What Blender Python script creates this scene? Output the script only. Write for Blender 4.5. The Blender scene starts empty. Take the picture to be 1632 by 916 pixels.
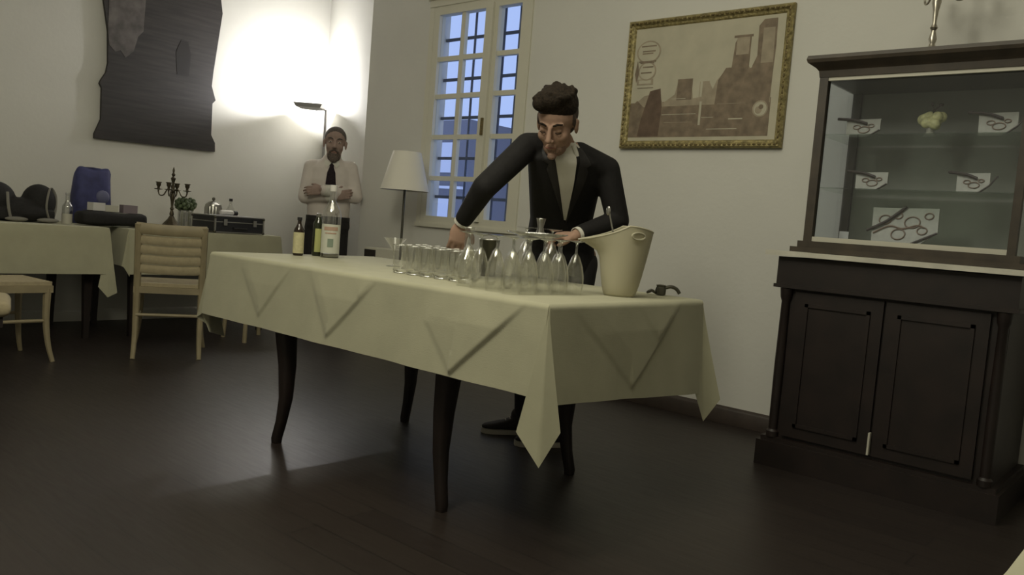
import bpy, bmesh, math, random
from mathutils import Vector, Matrix
from mathutils.bvhtree import BVHTree
random.seed(7)
PI = math.pi
V = Vector
sc = bpy.context.scene
COL = sc.collection

# ------------------------------------------------------------------ camera, world, light, exposure
F_PX = 1306.84
R = [[0.7482206890007471, 0.10867730221764534, -0.6544883838036712],
     [0.6586682495288155, -0.003454553756270012, 0.7524255465632402],
     [0.07951061321542618, -0.9940710789682192, -0.07416705700691699]]
cam_d = bpy.data.cameras.new('camera')
cam = bpy.data.objects.new('camera', cam_d)
COL.objects.link(cam)
cam_d.sensor_width = 36.0
cam_d.lens = F_PX / 1632 * 36.0
cam_d.clip_start = 0.02
cam.matrix_world = Matrix(((R[0][0], -R[0][1], -R[0][2], 0), (R[1][0], -R[1][1], -R[1][2], 0),
                           (R[2][0], -R[2][1], -R[2][2], 1.0), (0, 0, 0, 1)))
sc.camera = cam

w = bpy.data.worlds.new('dusk_sky')
sc.world = w
w.use_nodes = True
wn = w.node_tree.nodes['Background']
wn.inputs[0].default_value = (0.46, 0.60, 1.0, 1)
wn.inputs[1].default_value = 1.0

sc.view_settings.view_transform = 'Standard'
sc.view_settings.look = 'None'
sc.view_settings.exposure = 0.0
sc.view_settings.gamma = 1.0
sc.view_settings.use_curve_mapping = False
sc.cycles.transparent_max_bounces = 96

def area(name, loc, rot, size, power, col, sy=None):
    d = bpy.data.lights.new(name, 'AREA')
    d.energy = power
    d.color = col
    d.size = size
    if sy:
        d.shape = 'RECTANGLE'
        d.size_y = sy
    o = bpy.data.objects.new(name, d)
    o.location = loc
    o.rotation_euler = rot
    COL.objects.link(o)
    return o
# unseen fill lights added overhead to brighten the walls and cloth
area('overhead_fill', (-1.5, 1.2, 3.5), (0, 0, 0), 2.2, 42, (1.0, 0.955, 0.76))
pd = bpy.data.lights.new('point_fill', 'POINT')       # added point fill, no lamp in view, lifts the upper walls
pd.energy = 84
pd.color = (1.0, 0.965, 0.78)
pd.shadow_soft_size = 0.3
pdo = bpy.data.objects.new('point_fill', pd)
pdo.location = (-1.9, 0.6, 2.75)
COL.objects.link(pdo)
UPLIGHT_POWER = 58

# ------------------------------------------------------------------ materials
def mat(name, col, rough=0.6, metal=0.0, spec=0.5, noise=0.0, nscale=30.0, bump=0.0, bscale=60.0, coat=0.0, emit=None, sheen=0.0):
    m = bpy.data.materials.new(name)
    m.use_nodes = True
    nt = m.node_tree
    b = nt.nodes['Principled BSDF']
    b.inputs['Base Color'].default_value = (*col, 1)
    b.inputs['Roughness'].default_value = rough
    b.inputs['Metallic'].default_value = metal
    b.inputs['Specular IOR Level'].default_value = spec
    b.inputs['Coat Weight'].default_value = coat
    if sheen:
        b.inputs['Sheen Weight'].default_value = sheen
    if emit:
        b.inputs['Emission Color'].default_value = (*emit[0], 1)
        b.inputs['Emission Strength'].default_value = emit[1]
    tc = None
    if noise or bump:
        tc = nt.nodes.new('ShaderNodeTexCoord')
    if noise:
        n = nt.nodes.new('ShaderNodeTexNoise')
        n.inputs['Scale'].default_value = nscale
        n.inputs['Detail'].default_value = 5
        nt.links.new(tc.outputs['Object'], n.inputs['Vector'])
        r = nt.nodes.new('ShaderNodeValToRGB')
        r.color_ramp.elements[0].position = 0.3
        r.color_ramp.elements[1].position = 0.7
        r.color_ramp.elements[0].color = (*[max(0, c * (1 - noise)) for c in col], 1)
        r.color_ramp.elements[1].color = (*[min(1, c * (1 + noise)) for c in col], 1)
        nt.links.new(n.outputs['Fac'], r.inputs['Fac'])
        nt.links.new(r.outputs['Color'], b.inputs['Base Color'])
    if bump:
        n2 = nt.nodes.new('ShaderNodeTexNoise')
        n2.inputs['Scale'].default_value = bscale
        n2.inputs['Detail'].default_value = 4
        nt.links.new(tc.outputs['Object'], n2.inputs['Vector'])
        bp = nt.nodes.new('ShaderNodeBump')
        bp.inputs['Strength'].default_value = bump
        bp.inputs['Distance'].default_value = 0.01
        nt.links.new(n2.outputs['Fac'], bp.inputs['Height'])
        nt.links.new(bp.outputs['Normal'], b.inputs['Normal'])
    return m

def glass_mat(name, tint=(0.97, 0.98, 0.97), rough=0.02, refl=(1, 1, 1), ior=1.5, boost=0.0):
    m = bpy.data.materials.new(name)
    m.use_nodes = True
    nt = m.node_tree
    nt.nodes.clear()
    out = nt.nodes.new('ShaderNodeOutputMaterial')
    mix = nt.nodes.new('ShaderNodeMixShader')
    tr = nt.nodes.new('ShaderNodeBsdfTransparent')
    tr.inputs[0].default_value = (*tint, 1)
    gl = nt.nodes.new('ShaderNodeBsdfGlossy')
    gl.inputs['Color'].default_value = (*refl, 1)
    gl.inputs['Roughness'].default_value = rough
    fr = nt.nodes.new('ShaderNodeLayerWeight')
    pw = nt.nodes.new('ShaderNodeMath')
    pw.operation = 'POWER'
    pw.inputs[1].default_value = 4.0
    nt.links.new(fr.outputs['Facing'], pw.inputs[0])
    ad = nt.nodes.new('ShaderNodeMath')
    ad.operation = 'MULTIPLY_ADD'
    ad.use_clamp = True
    ad.inputs[1].default_value = 0.9
    ad.inputs[2].default_value = 0.04 + boost
    nt.links.new(pw.outputs[0], ad.inputs[0])
    nt.links.new(ad.outputs[0], mix.inputs[0])
    nt.links.new(tr.outputs[0], mix.inputs[1])
    nt.links.new(gl.outputs[0], mix.inputs[2])
    nt.links.new(mix.outputs[0], out.inputs[0])
    return m

def floor_mat():
    m = mat('dark_plank_floor', (0.02, 0.014, 0.011), 0.26)
    nt = m.node_tree
    b = nt.nodes['Principled BSDF']
    tc = nt.nodes.new('ShaderNodeTexCoord')
    br = nt.nodes.new('ShaderNodeTexBrick')
    br.inputs['Color1'].default_value = (0.023, 0.0165, 0.0135, 1)
    br.inputs['Color2'].default_value = (0.018, 0.0125, 0.0105, 1)
    br.inputs['Mortar'].default_value = (0.008, 0.006, 0.005, 1)
    br.inputs['Scale'].default_value = 1.0
    br.inputs['Brick Width'].default_value = 1.4
    br.inputs['Row Height'].default_value = 0.12
    br.inputs['Mortar Size'].default_value = 0.002
    nt.links.new(tc.outputs['Object'], br.inputs['Vector'])
    nt.links.new(br.outputs['Color'], b.inputs['Base Color'])
    n = nt.nodes.new('ShaderNodeTexNoise')
    n.inputs['Scale'].default_value = 7
    n.inputs['Detail'].default_value = 6
    mp = nt.nodes.new('ShaderNodeMapping')
    mp.inputs['Scale'].default_value = (1, 9, 1)
    nt.links.new(tc.outputs['Object'], mp.inputs[0])
    nt.links.new(mp.outputs[0], n.inputs['Vector'])
    mr = nt.nodes.new('ShaderNodeMapRange')
    mr.inputs['To Min'].default_value = 0.34
    mr.inputs['To Max'].default_value = 0.50
    nt.links.new(n.outputs['Fac'], mr.inputs['Value'])
    nt.links.new(mr.outputs[0], b.inputs['Roughness'])
    return m

def cloth_mat(name, col):
    m = mat(name, col, 0.85, noise=0.05, nscale=9, spec=0.2, sheen=0.15)
    nt = m.node_tree
    b = nt.nodes['Principled BSDF']
    tc = nt.nodes.new('ShaderNodeTexCoord')
    hs = []
    for sx, sy, sz in ((1, 0.08, 1), (0.08, 1, 1)):
        mp = nt.nodes.new('ShaderNodeMapping')
        mp.inputs['Scale'].default_value = (sx, sy, sz)
        n = nt.nodes.new('ShaderNodeTexNoise')
        n.inputs['Scale'].default_value = 380
        nt.links.new(tc.outputs['Object'], mp.inputs[0])
        nt.links.new(mp.outputs[0], n.inputs['Vector'])
        hs.append(n)
    ad = nt.nodes.new('ShaderNodeMath')
    nt.links.new(hs[0].outputs['Fac'], ad.inputs[0])
    nt.links.new(hs[1].outputs['Fac'], ad.inputs[1])
    bp = nt.nodes.new('ShaderNodeBump')
    bp.inputs['Strength'].default_value = 0.12
    bp.inputs['Distance'].default_value = 0.002
    nt.links.new(ad.outputs[0], bp.inputs['Height'])
    nt.links.new(bp.outputs['Normal'], b.inputs['Normal'])
    return m

M = {}
M['wall'] = mat('white_plaster', (0.63, 0.62, 0.572), 0.9, spec=0.2, noise=0.02, nscale=2.5, bump=0.08, bscale=40)
M['ceiling'] = mat('ceiling_plaster', (0.7, 0.68, 0.62), 0.95, spec=0.1)
M['floor'] = floor_mat()
M['skirting'] = mat('dark_skirting_wood', (0.035, 0.024, 0.018), 0.5, noise=0.25, nscale=14)
M['winpaint'] = mat('cream_window_paint', (0.62, 0.60, 0.50), 0.5)
M['pane'] = glass_mat('window_glass', (0.95, 0.97, 1.0), 0.01)
M['iron'] = mat('iron_bars', (0.05, 0.07, 0.12), 0.5, metal=0.3)
M['reveal'] = mat('outer_plaster', (0.22, 0.2, 0.22), 0.9)
M['cloth'] = cloth_mat('white_linen', (0.39, 0.375, 0.265))
M['dkwood'] = mat('dark_mahogany', (0.013, 0.0075, 0.006), 0.5, noise=0.35, nscale=10)
M['vitwood'] = mat('brown_walnut', (0.042, 0.031, 0.020), 0.5, noise=0.3, nscale=12)
M['chair'] = mat('pale_painted_wood', (0.27, 0.225, 0.135), 0.55, noise=0.12, nscale=12)
M['pad'] = mat('beige_cushion_fabric', (0.35, 0.295, 0.185), 0.9, noise=0.1, nscale=40)
M['marble'] = mat('pale_marble', (0.55, 0.53, 0.45), 0.35, noise=0.18, nscale=7)
M['gold'] = mat('gilt_frame', (0.30, 0.25, 0.11), 0.5, metal=0.4, noise=0.45, nscale=45, bump=0.8, bscale=60)
M['gilt_dark'] = mat('aged_gilt', (0.17, 0.13, 0.055), 0.5, metal=0.4, noise=0.4, nscale=60)
M['glass'] = glass_mat('clear_glass', (0.98, 0.98, 0.97), 0.015, boost=0.05)
M['glass2'] = glass_mat('thick_glass', (0.90, 0.905, 0.89), 0.06, boost=0.16)
M['baseglass'] = mat('solid_glass', (0.95, 0.95, 0.93), 0.02)
M['baseglass'].node_tree.nodes['Principled BSDF'].inputs['Transmission Weight'].default_value = 1.0
M['baseglass'].node_tree.nodes['Principled BSDF'].inputs['IOR'].default_value = 1.5
M['shelfglass'] = glass_mat('shelf_glass', (0.82, 0.87, 0.82), 0.05)
M['frost'] = mat('frosted_plastic', (0.66, 0.62, 0.46), 0.45, spec=0.5)
M['frost'].node_tree.nodes['Principled BSDF'].inputs['Transmission Weight'].default_value = 0.35
M['black'] = mat('black_fabric', (0.012, 0.011, 0.011), 0.85, noise=0.3, nscale=80)
M['suit'] = mat('black_suit_wool', (0.010, 0.009, 0.009), 0.8, noise=0.2, nscale=60, spec=0.3)
M['lapel'] = mat('black_lapel_wool', (0.017, 0.015, 0.015), 0.6, spec=0.4)
M['shirt'] = mat('white_shirt', (0.62, 0.60, 0.53), 0.85, noise=0.04, nscale=20)
M['shirt2'] = mat('pale_pink_shirt', (0.60, 0.545, 0.50), 0.85, noise=0.05, nscale=14)
M['skin'] = mat('skin', (0.35, 0.225, 0.165), 0.85, spec=0.12, noise=0.08, nscale=20)
M['skin2'] = mat('tanned_skin', (0.32, 0.235, 0.20), 0.85, spec=0.12, noise=0.08, nscale=20)
M['hair'] = mat('dark_brown_hair', (0.020, 0.014, 0.009), 0.85, spec=0.2, noise=0.5, nscale=90, bump=0.5, bscale=120)
M['fade'] = mat('short_cropped_hair', (0.055, 0.037, 0.026), 0.8, noise=0.25, nscale=120)
M['greyhair'] = mat('short_grey_hair', (0.085, 0.07, 0.06), 0.8, noise=0.4, nscale=120)
M['greybeard'] = mat('grey_beard', (0.11, 0.085, 0.07), 0.85, noise=0.5, nscale=150, bump=0.6, bscale=150)
M['lip'] = mat('lips', (0.25, 0.12, 0.095), 0.85, spec=0.2)
M['eye'] = mat('eye_white', (0.5, 0.47, 0.42), 0.3)
M['dark'] = mat('near_black', (0.012, 0.01, 0.01), 0.5)
M['tie'] = mat('dark_tie_silk', (0.020, 0.013, 0.016), 0.8, spec=0.2, noise=0.4, nscale=120)
M['trousers'] = mat('black_trousers', (0.014, 0.012, 0.012), 0.85)
M['shade'] = mat('white_lamp_shade', (0.74, 0.71, 0.63), 0.85)
M['steel'] = mat('brushed_steel', (0.42, 0.41, 0.38), 0.28, metal=1.0)
M['dksteel'] = mat('dull_dark_metal', (0.10, 0.095, 0.075), 0.4, metal=0.7)
M['bronze'] = mat('dark_bronze', (0.085, 0.07, 0.045), 0.42, metal=0.75, noise=0.3, nscale=40)
M['silver'] = mat('tarnished_silver', (0.46, 0.43, 0.36), 0.3, metal=0.9, noise=0.2, nscale=50)
M['lampmetal'] = mat('grey_lamp_metal', (0.30, 0.29, 0.28), 0.5)
M['blue'] = mat('blue_nylon', (0.038, 0.042, 0.13), 0.7, noise=0.3, nscale=14)
M['white'] = mat('white_plastic', (0.62, 0.60, 0.57), 0.5)
M['lilac'] = mat('lilac_packaging', (0.22, 0.18, 0.20), 0.5)
M['casepanel'] = mat('case_black_laminate', (0.02, 0.02, 0.024), 0.4, noise=0.2, nscale=70)
M['caselid'] = mat('case_lid_grey', (0.40, 0.40, 0.44), 0.35)
M['green'] = mat('leaf_green', (0.09, 0.12, 0.06), 0.6, noise=0.4, nscale=30)
M['brownglass'] = mat('brown_bottle_glass', (0.022, 0.013, 0.008), 0.12, spec=0.6)
M['greenglass'] = mat('dark_green_bottle_glass', (0.018, 0.022, 0.010), 0.12, spec=0.6)
M['label'] = mat('cream_label', (0.50, 0.46, 0.27), 0.7, noise=0.12, nscale=60)
M['label2'] = mat('yellow_label', (0.42, 0.43, 0.16), 0.7)
M['label3'] = mat('white_bottle_label', (0.52, 0.52, 0.44), 0.7)
M['labelred'] = mat('faded_red_print', (0.40, 0.27, 0.20), 0.7)
M['labelgrn'] = mat('faded_green_print', (0.20, 0.25, 0.19), 0.7)
M['mural'] = mat('dark_mural_print', (0.030, 0.027, 0.025), 0.6)
M['backcloth'] = mat('grey_green_backing', (0.25, 0.245, 0.205), 0.9, noise=0.08, nscale=6)
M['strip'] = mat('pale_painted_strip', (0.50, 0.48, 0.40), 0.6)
M['ceramic'] = mat('glazed_white_ceramic', (0.31, 0.295, 0.235), 0.4, noise=0.12, nscale=35)
M['ribbon'] = mat('dark_twig', (0.04, 0.025, 0.02), 0.6)
M['motif'] = mat('brown_painted_motif', (0.20, 0.13, 0.085), 0.6)
M['yellowc'] = mat('pale_yellow_ceramic', (0.50, 0.47, 0.22), 0.5, noise=0.25, nscale=60)
M['paper'] = mat('sepia_paper', (0.46, 0.43, 0.33), 0.8, noise=0.08, nscale=8)
M['sep1'] = mat('sepia_pale_brown', (0.33, 0.28, 0.205), 0.8, noise=0.15, nscale=18)
M['sep2'] = mat('sepia_mid_brown', (0.20, 0.155, 0.11), 0.8, noise=0.25, nscale=22)
M['sep3'] = mat('sepia_dark_brown', (0.125, 0.085, 0.06), 0.8, noise=0.2, nscale=22)
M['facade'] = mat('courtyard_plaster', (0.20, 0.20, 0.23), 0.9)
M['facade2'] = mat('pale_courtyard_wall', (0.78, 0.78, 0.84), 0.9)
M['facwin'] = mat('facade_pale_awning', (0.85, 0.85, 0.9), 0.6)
M['sole'] = mat('white_rubber_sole', (0.42, 0.39, 0.33), 0.7)
M['shoe'] = mat('black_canvas', (0.02, 0.016, 0.016), 0.8)
M['screen'] = mat('flat_black_face', (0.015, 0.012, 0.010), 0.5)

# mural: dark with faint horizontal courses and a paler worn patch
def mural_nodes():
    nt = M['mural'].node_tree
    b = nt.nodes['Principled BSDF']
    tc = nt.nodes.new('ShaderNodeTexCoord')
    mp = nt.nodes.new('ShaderNodeMapping')
    mp.inputs['Scale'].default_value = (1, 0.6, 9)
    n = nt.nodes.new('ShaderNodeTexNoise')
    n.inputs['Scale'].default_value = 4.5
    n.inputs['Detail'].default_value = 6
    nt.links.new(tc.outputs['Object'], mp.inputs[0])
    nt.links.new(mp.outputs[0], n.inputs['Vector'])
    r = nt.nodes.new('ShaderNodeValToRGB')
    r.color_ramp.elements[0].position = 0.35
    r.color_ramp.elements[1].position = 0.8
    r.color_ramp.elements[0].color = (0.020, 0.018, 0.017, 1)
    r.color_ramp.elements[1].color = (0.042, 0.035, 0.034, 1)
    nt.links.new(n.outputs['Fac'], r.inputs['Fac'])
    nt.links.new(r.outputs['Color'], b.inputs['Base Color'])
mural_nodes()

# ------------------------------------------------------------------ mesh helpers
def thing(name, label=None, cat=None, loc=(0, 0, 0), rotz=0.0, group=None, kind=None):
    o = bpy.data.objects.new(name, None)
    o.empty_display_size = 0.05
    o.location = loc
    o.rotation_euler = (0, 0, rotz)
    COL.objects.link(o)
    if label: o['label'] = label
    if cat: o['category'] = cat
    if group: o['group'] = group
    if kind: o['kind'] = kind
    return o

def tag(o, label, cat, group=None):
    o['label'] = label
    o['category'] = cat
    if group: o['group'] = group
    return o

def finish(name, me, m, parent, world, ang=35, label=None):
    ms = m if isinstance(m, (list, tuple)) else [m]
    for x in ms:
        me.materials.append(x)
    if world and parent is not None:
        mw = Matrix.Translation(parent.location) @ Matrix.Rotation(parent.rotation_euler[2], 4, 'Z')
        me.transform(mw.inverted())
    for p in me.polygons:
        p.use_smooth = True
    me.set_sharp_from_angle(angle=math.radians(ang))
    o = bpy.data.objects.new(name, me)
    if parent is not None:
        o.parent = parent
    COL.objects.link(o)
    if label: o['label'] = label
    return o

def obj(name, bm, m, parent=None, world=False, ang=35, label=None, bevel=0.0):
    if bevel:
        es = [e for e in bm.edges if len(e.link_faces) == 2 and e.calc_face_angle(0) > 0.6]
        bmesh.ops.bevel(bm, geom=es, offset=bevel, segments=2, affect='EDGES', profile=0.7)
    bmesh.ops.recalc_face_normals(bm, faces=bm.faces[:])
    me = bpy.data.meshes.new(name)
    bm.to_mesh(me)
    bm.free()
    return finish(name, me, m, parent, world, ang, label)

def struct(name, bm, m, parent=None, **k):
    o = obj(name, bm, m, parent, **k)
    if parent is None:
        o['kind'] = 'structure'
    return o

def setmi(bm, n0, mi):
    if mi:
        bm.faces.ensure_lookup_table()
        for f in bm.faces[n0:]:
            f.material_index = mi

def box(bm, lo, hi, mi=0):
    n0 = len(bm.faces)
    x0, y0, z0 = lo
    x1, y1, z1 = hi
    v = [bm.verts.new(p) for p in ((x0, y0, z0), (x1, y0, z0), (x1, y1, z0), (x0, y1, z0), (x0, y0, z1), (x1, y0, z1), (x1, y1, z1), (x0, y1, z1))]
    for f in ((0, 3, 2, 1), (4, 5, 6, 7), (0, 1, 5, 4), (1, 2, 6, 5), (2, 3, 7, 6), (3, 0, 4, 7)):
        bm.faces.new([v[i] for i in f])
    setmi(bm, n0, mi)
    return v

def B(*boxes):
    bm = bmesh.new()
    for b in boxes:
        box(bm, *b)
    return bm

def prism(bm, pts, d0, d1, axes=('x', 'z'), mi=0):
    """polygon pts in plane of axes, extruded along the third axis from d0 to d1"""
    n0 = len(bm.faces)
    third = [a for a in 'xyz' if a not in axes][0]
    def mk(p, d):
        c = {axes[0]: p[0], axes[1]: p[1], third: d}
        return bm.verts.new((c['x'], c['y'], c['z']))
    a = [mk(p, d0) for p in pts]
    b = [mk(p, d1) for p in pts]
    bm.faces.new(a)
    bm.faces.new(b[::-1])
    n = len(pts)
    for i in range(n):
        bm.faces.new((a[i], b[i], b[(i + 1) % n], a[(i + 1) % n]))
    setmi(bm, n0, mi)

def rings(bm, rs, caps=True, closed=False, mi=0):
    n0 = len(bm.faces)
    vs = [[bm.verts.new(p) for p in r] for r in rs]
    n = len(rs[0])
    L = len(vs)
    for i in range(L if closed else L - 1):
        a, b = vs[i], vs[(i + 1) % L]
        for j in range(n):
            k = (j + 1) % n
            bm.faces.new((a[j], a[k], b[k], b[j]))
    if caps and not closed:
        bm.faces.new(vs[0][::-1])
        bm.faces.new(vs[-1])
    setmi(bm, n0, mi)

def circ(c, r, n=20, ry=None, ax=V((1, 0, 0)), ay=V((0, 1, 0))):
    ry = r if ry is None else ry
    c = V(c)
    return [c + ax * (r * math.cos(2 * PI * i / n)) + ay * (ry * math.sin(2 * PI * i / n)) for i in range(n)]

def lathe(bm, prof, c=(0, 0, 0), n=24, caps=True, mi=0):
    c = V(c)
    rings(bm, [circ(c + V((0, 0, z)), max(r, 1e-4), n) for r, z in prof], caps, mi=mi)

def frame_of(d):
    d = V(d).normalized()
    up = V((0, 0, 1)) if abs(d.z) < 0.95 else V((1, 0, 0))
    a = d.cross(up).normalized()
    b = a.cross(d).normalized()
    return a, b

def tube(bm, pts, r, n=10, closed=False, mi=0, flat=1.0):
    pts = [V(p) for p in pts]
    rs = r if isinstance(r, (list, tuple)) else [r] * len(pts)
    out = []
    L = len(pts)
    pa = None
    for i, p in enumerate(pts):
        if closed:
            d = pts[(i + 1) % L] - pts[i - 1]
        else:
            d = pts[min(i + 1, L - 1)] - pts[max(i - 1, 0)]
        d.normalize()
        if pa is None:
            a, b = frame_of(d)
        else:
            a = (pa - d * pa.dot(d)).normalized()
            b = a.cross(d).normalized()
        pa = a
        out.append([p + a * (rs[i] * math.cos(2 * PI * k / n)) + b * (rs[i] * flat * math.sin(2 * PI * k / n)) for k in range(n)])
    rings(bm, out, True, closed, mi)

def curve(pts, n=6):
    """catmull-rom through pts"""
    P = [V(p) for p in pts]
    P = [P[0] * 2 - P[1]] + P + [P[-1] * 2 - P[-2]]
    out = []
    for i in range(1, len(P) - 2):
        for k in range(n):
            t = k / n
            a, b, c, d = P[i - 1], P[i], P[i + 1], P[i + 2]
            out.append(0.5 * ((2 * b) + (c - a) * t + (2 * a - 5 * b + 4 * c - d) * t * t + (3 * b - a - 3 * c + d) * t ** 3))
    out.append(P[-2])
    return out

def ell(bm, c, r, ax=None, seg=20, rin=12, mi=0):
    """ellipsoid with frame ax = (x,y,z) unit vectors"""
    n0 = len(bm.faces)
    ax = ax or (V((1, 0, 0)), V((0, 1, 0)), V((0, 0, 1)))
    if not isinstance(r, (tuple, list)):
        r = (r, r, r)
    mtx = Matrix.Identity(4)
    for i in range(3):
        for j in range(3):
            mtx[j][i] = ax[i][j] * r[i]
        mtx[i][3] = c[i]
    bmesh.ops.create_uvsphere(bm, u_segments=seg, v_segments=rin, radius=1.0, matrix=mtx)
    setmi(bm, n0, mi)

def cone(bm, p0, r0, p1, r1, n=16):
    """tapered capsule"""
    p0, p1 = V(p0), V(p1)
    a, b = frame_of(p1 - p0)
    rings(bm, [circ(p0, r0, n, ax=a, ay=b), circ(p1, r1, n, ax=a, ay=b)])
    ell(bm, p0, r0 * 0.999, seg=16, rin=10)
    ell(bm, p1, r1 * 0.999, seg=16, rin=10)

def oring(c, X, Y, rx, ry, n=28, p=.8):
    out = []
    for k in range(n):
        a = 2 * PI * k / n
        ca, sa = math.cos(a), math.sin(a)
        out.append(V(c) + X * (rx * math.copysign(abs(ca) ** p, ca)) + Y * (ry * math.copysign(abs(sa) ** p, sa)))
    return out

def limb(bm, pts, rs):
    for i in range(len(pts) - 1):
        cone(bm, pts[i], rs[i], pts[i + 1], rs[i + 1])

def fuse(bm, voxel, smooth=3, factor=0.5):
    """union of overlapping closed shapes as one continuous surface"""
    bmesh.ops.recalc_face_normals(bm, faces=bm.faces[:])
    me = bpy.data.meshes.new('tmp')
    bm.to_mesh(me)
    bm.free()
    o = bpy.data.objects.new('tmp', me)
    COL.objects.link(o)
    md = o.modifiers.new('r', 'REMESH')
    md.mode = 'VOXEL'
    md.voxel_size = voxel
    ms = o.modifiers.new('s', 'SMOOTH')
    ms.iterations = smooth
    ms.factor = factor
    dg = bpy.context.evaluated_depsgraph_get()
    dg.update()
    ne = bpy.data.meshes.new_from_object(o.evaluated_get(dg))
    bpy.data.objects.remove(o)
    bpy.data.meshes.remove(me)
    return ne

def drape_patch(name, bvh, poly, org, ax, ay, dr, m, parent, off=0.004, cuts=3, world=True, thick=0.003):
    """a piece of cloth laid on a body: polygon in the plane org+ax*u+ay*v, dropped along dr on to the surface"""
    bm = bmesh.new()
    vs = [bm.verts.new((p[0], p[1], 0)) for p in poly]
    bm.faces.new(vs)
    bmesh.ops.triangulate(bm, faces=bm.faces[:])
    bmesh.ops.subdivide_edges(bm, edges=bm.edges[:], cuts=cuts, use_grid_fill=True)
    for _ in range(2):
        es = [e for e in bm.edges if e.calc_length() > 0.03]
        if es:
            bmesh.ops.subdivide_edges(bm, edges=es, cuts=1)
            bmesh.ops.triangulate(bm, faces=bm.faces[:])
    last = None
    top = {}
    for v in bm.verts:
        o = org + ax * v.co.x + ay * v.co.y
        h = bvh.ray_cast(o, dr)
        if h[0] is not None:
            last = (h[0] - o).dot(dr)
        top[v] = (o, None if h[0] is None else last)
    ds = [d for o, d in top.values() if d is not None]
    dm = sum(ds) / max(1, len(ds))
    for v in bm.verts:
        o, d = top[v]
        v.co = o + dr * ((dm if d is None else d) - off)
    g = bmesh.ops.extrude_face_region(bm, geom=bm.faces[:])
    for e in g['geom']:
        if isinstance(e, bmesh.types.BMVert):
            e.co += dr * thick
    return obj(name, bm, m, parent, world=world, ang=60)

def dup(root, loc, rotz, label=None, group=None):
    r = root.copy()
    COL.objects.link(r)
    r.location = loc
    r.rotation_euler = (0, 0, rotz)
    if label: r['label'] = label
    if group: r['group'] = group
    for ch in list(root.children):
        c = ch.copy()
        COL.objects.link(c)
        c.parent = r
        for g in list(ch.children):
            d = g.copy()
            COL.objects.link(d)
            d.parent = c
    return r

# ------------------------------------------------------------------ room
XL, YB, ZC = -6.687, 4.24, 3.7
XR, YF = 2.2, -2.6
struct('floor', B(((XL - .2, YF - .2, -0.1), (XR + .2, 4.9, 0))), M['floor'])
struct('ceiling', B(((XL - .2, YF - .2, ZC), (XR + .2, 4.9, ZC + .1))), M['ceiling'])
struct('wall_left', B(((XL - .15, YF, 0), (XL, 4.80, ZC))), M['wall'])
struct('wall_right', B(((XR, YF, 0), (XR + .15, YB, ZC))), M['wall'])
struct('wall_front', B(((XL, YF - .15, 0), (XR, YF, ZC))), M['wall'])
bm = bmesh.new()
prism(bm, [(XL, 4.75), (-5.4, YB), (-5.4, YB + .18), (XL, 4.95)], 0, ZC, ('x', 'y'))
struct('wall_corner', bm, M['wall'])
# back wall with the window opening
OX0, OX1, OZ0, OZ1 = -4.655, -3.735, 0.975, 2.575
bm = B(((-5.4, YB, 0), (OX0, YB + .16, ZC)), ((OX1, YB, 0), (XR, YB + .16, ZC)),
       ((OX0, YB, 0), (OX1, YB + .16, OZ0)), ((OX0, YB, OZ1), (OX1, YB + .16, ZC)))
bmesh.ops.remove_doubles(bm, verts=bm.verts[:], dist=1e-5)
struct('wall_back', bm, M['wall'])
bm = bmesh.new()
prism(bm, [(YB, 0), (YB - .022, 0), (YB - .022, .075), (YB - .012, .09), (YB, .095)], -5.36, XR, ('y', 'z'))
struct('baseboard_back', bm, M['skirting'])
bm = bmesh.new()
prism(bm, [(XL, 0), (XL + .02, 0), (XL + .02, .07), (XL + .01, .085), (XL, .09)], YF, 4.74, ('x', 'z'))
struct('baseboard_left', bm, M['wall'])

# window
win = thing('window_1', loc=(0, YB, 0), kind='structure')
cols = [(-4.595, -4.372), (-4.335, -4.125), (-3.998, -3.785)]
zr = [1.030, 1.312, 1.616, 1.915, 2.190, 2.512]
mw = 0.017
bm = bmesh.new()
box(bm, (OX0, -.012, OZ0), (cols[0][0], .05, OZ1))
box(bm, (cols[2][1], -.012, OZ0), (OX1, .05, OZ1))
box(bm, (cols[0][0], -.012, OZ0), (cols[2][1], .05, zr[0]))
box(bm, (cols[0][0], -.012, zr[5]), (cols[2][1], .05, OZ1))
box(bm, (cols[1][1], -.012, zr[0]), (cols[2][0], .05, zr[5]))
obj('window_frame', bm, M['winpaint'], win, bevel=0.004)
bm = bmesh.new()
box(bm, (-4.072, -.034, zr[0] - .02), (-4.035, -.0125, zr[5] + .03))
obj('meeting_stile', bm, M['winpaint'], win, bevel=0.004)
bm = bmesh.new()
box(bm, (cols[0][1], 0, zr[0]), (cols[1][0], .035, zr[5]))
for a, b in ((cols[0][0], cols[0][1]), cols[1], cols[2]):
    for z in zr[1:5]:
        box(bm, (a, 0, z - mw), (b, .035, z + mw))
obj('glazing_bars', bm, M['winpaint'], win, bevel=0.003)
for a, b in cols:
    for k in range(5):
        obj('pane', B(((a, .016, zr[k] + (mw if k else 0)), (b, .020, zr[k + 1] - (mw if k < 4 else 0)))), M['pane'], win)
bm = bmesh.new()
box(bm, (OX0 - .045, -.02, OZ1), (OX1 + .045, 0, OZ1 + .05))
box(bm, (OX0 - .055, -.035, OZ1 + .05), (OX1 + .055, 0, OZ1 + .07))
box(bm, (OX0 - .045, -.014, OZ0 - .03), (OX0, 0, OZ1))
box(bm, (OX1, -.014, OZ0 - .03), (OX1 + .045, 0, OZ1))
obj('casing', bm, M['winpaint'], win, bevel=0.004)
obj('window_sill', B(((OX0 - .05, -.024, OZ0 - .028), (OX1 + .06, 0, OZ0))), M['winpaint'], win, bevel=0.006)
obj('handle', B(((-4.062, -.05, 1.62), (-4.046, -.034, 1.74))), M['gilt_dark'], win, bevel=0.004)
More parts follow.
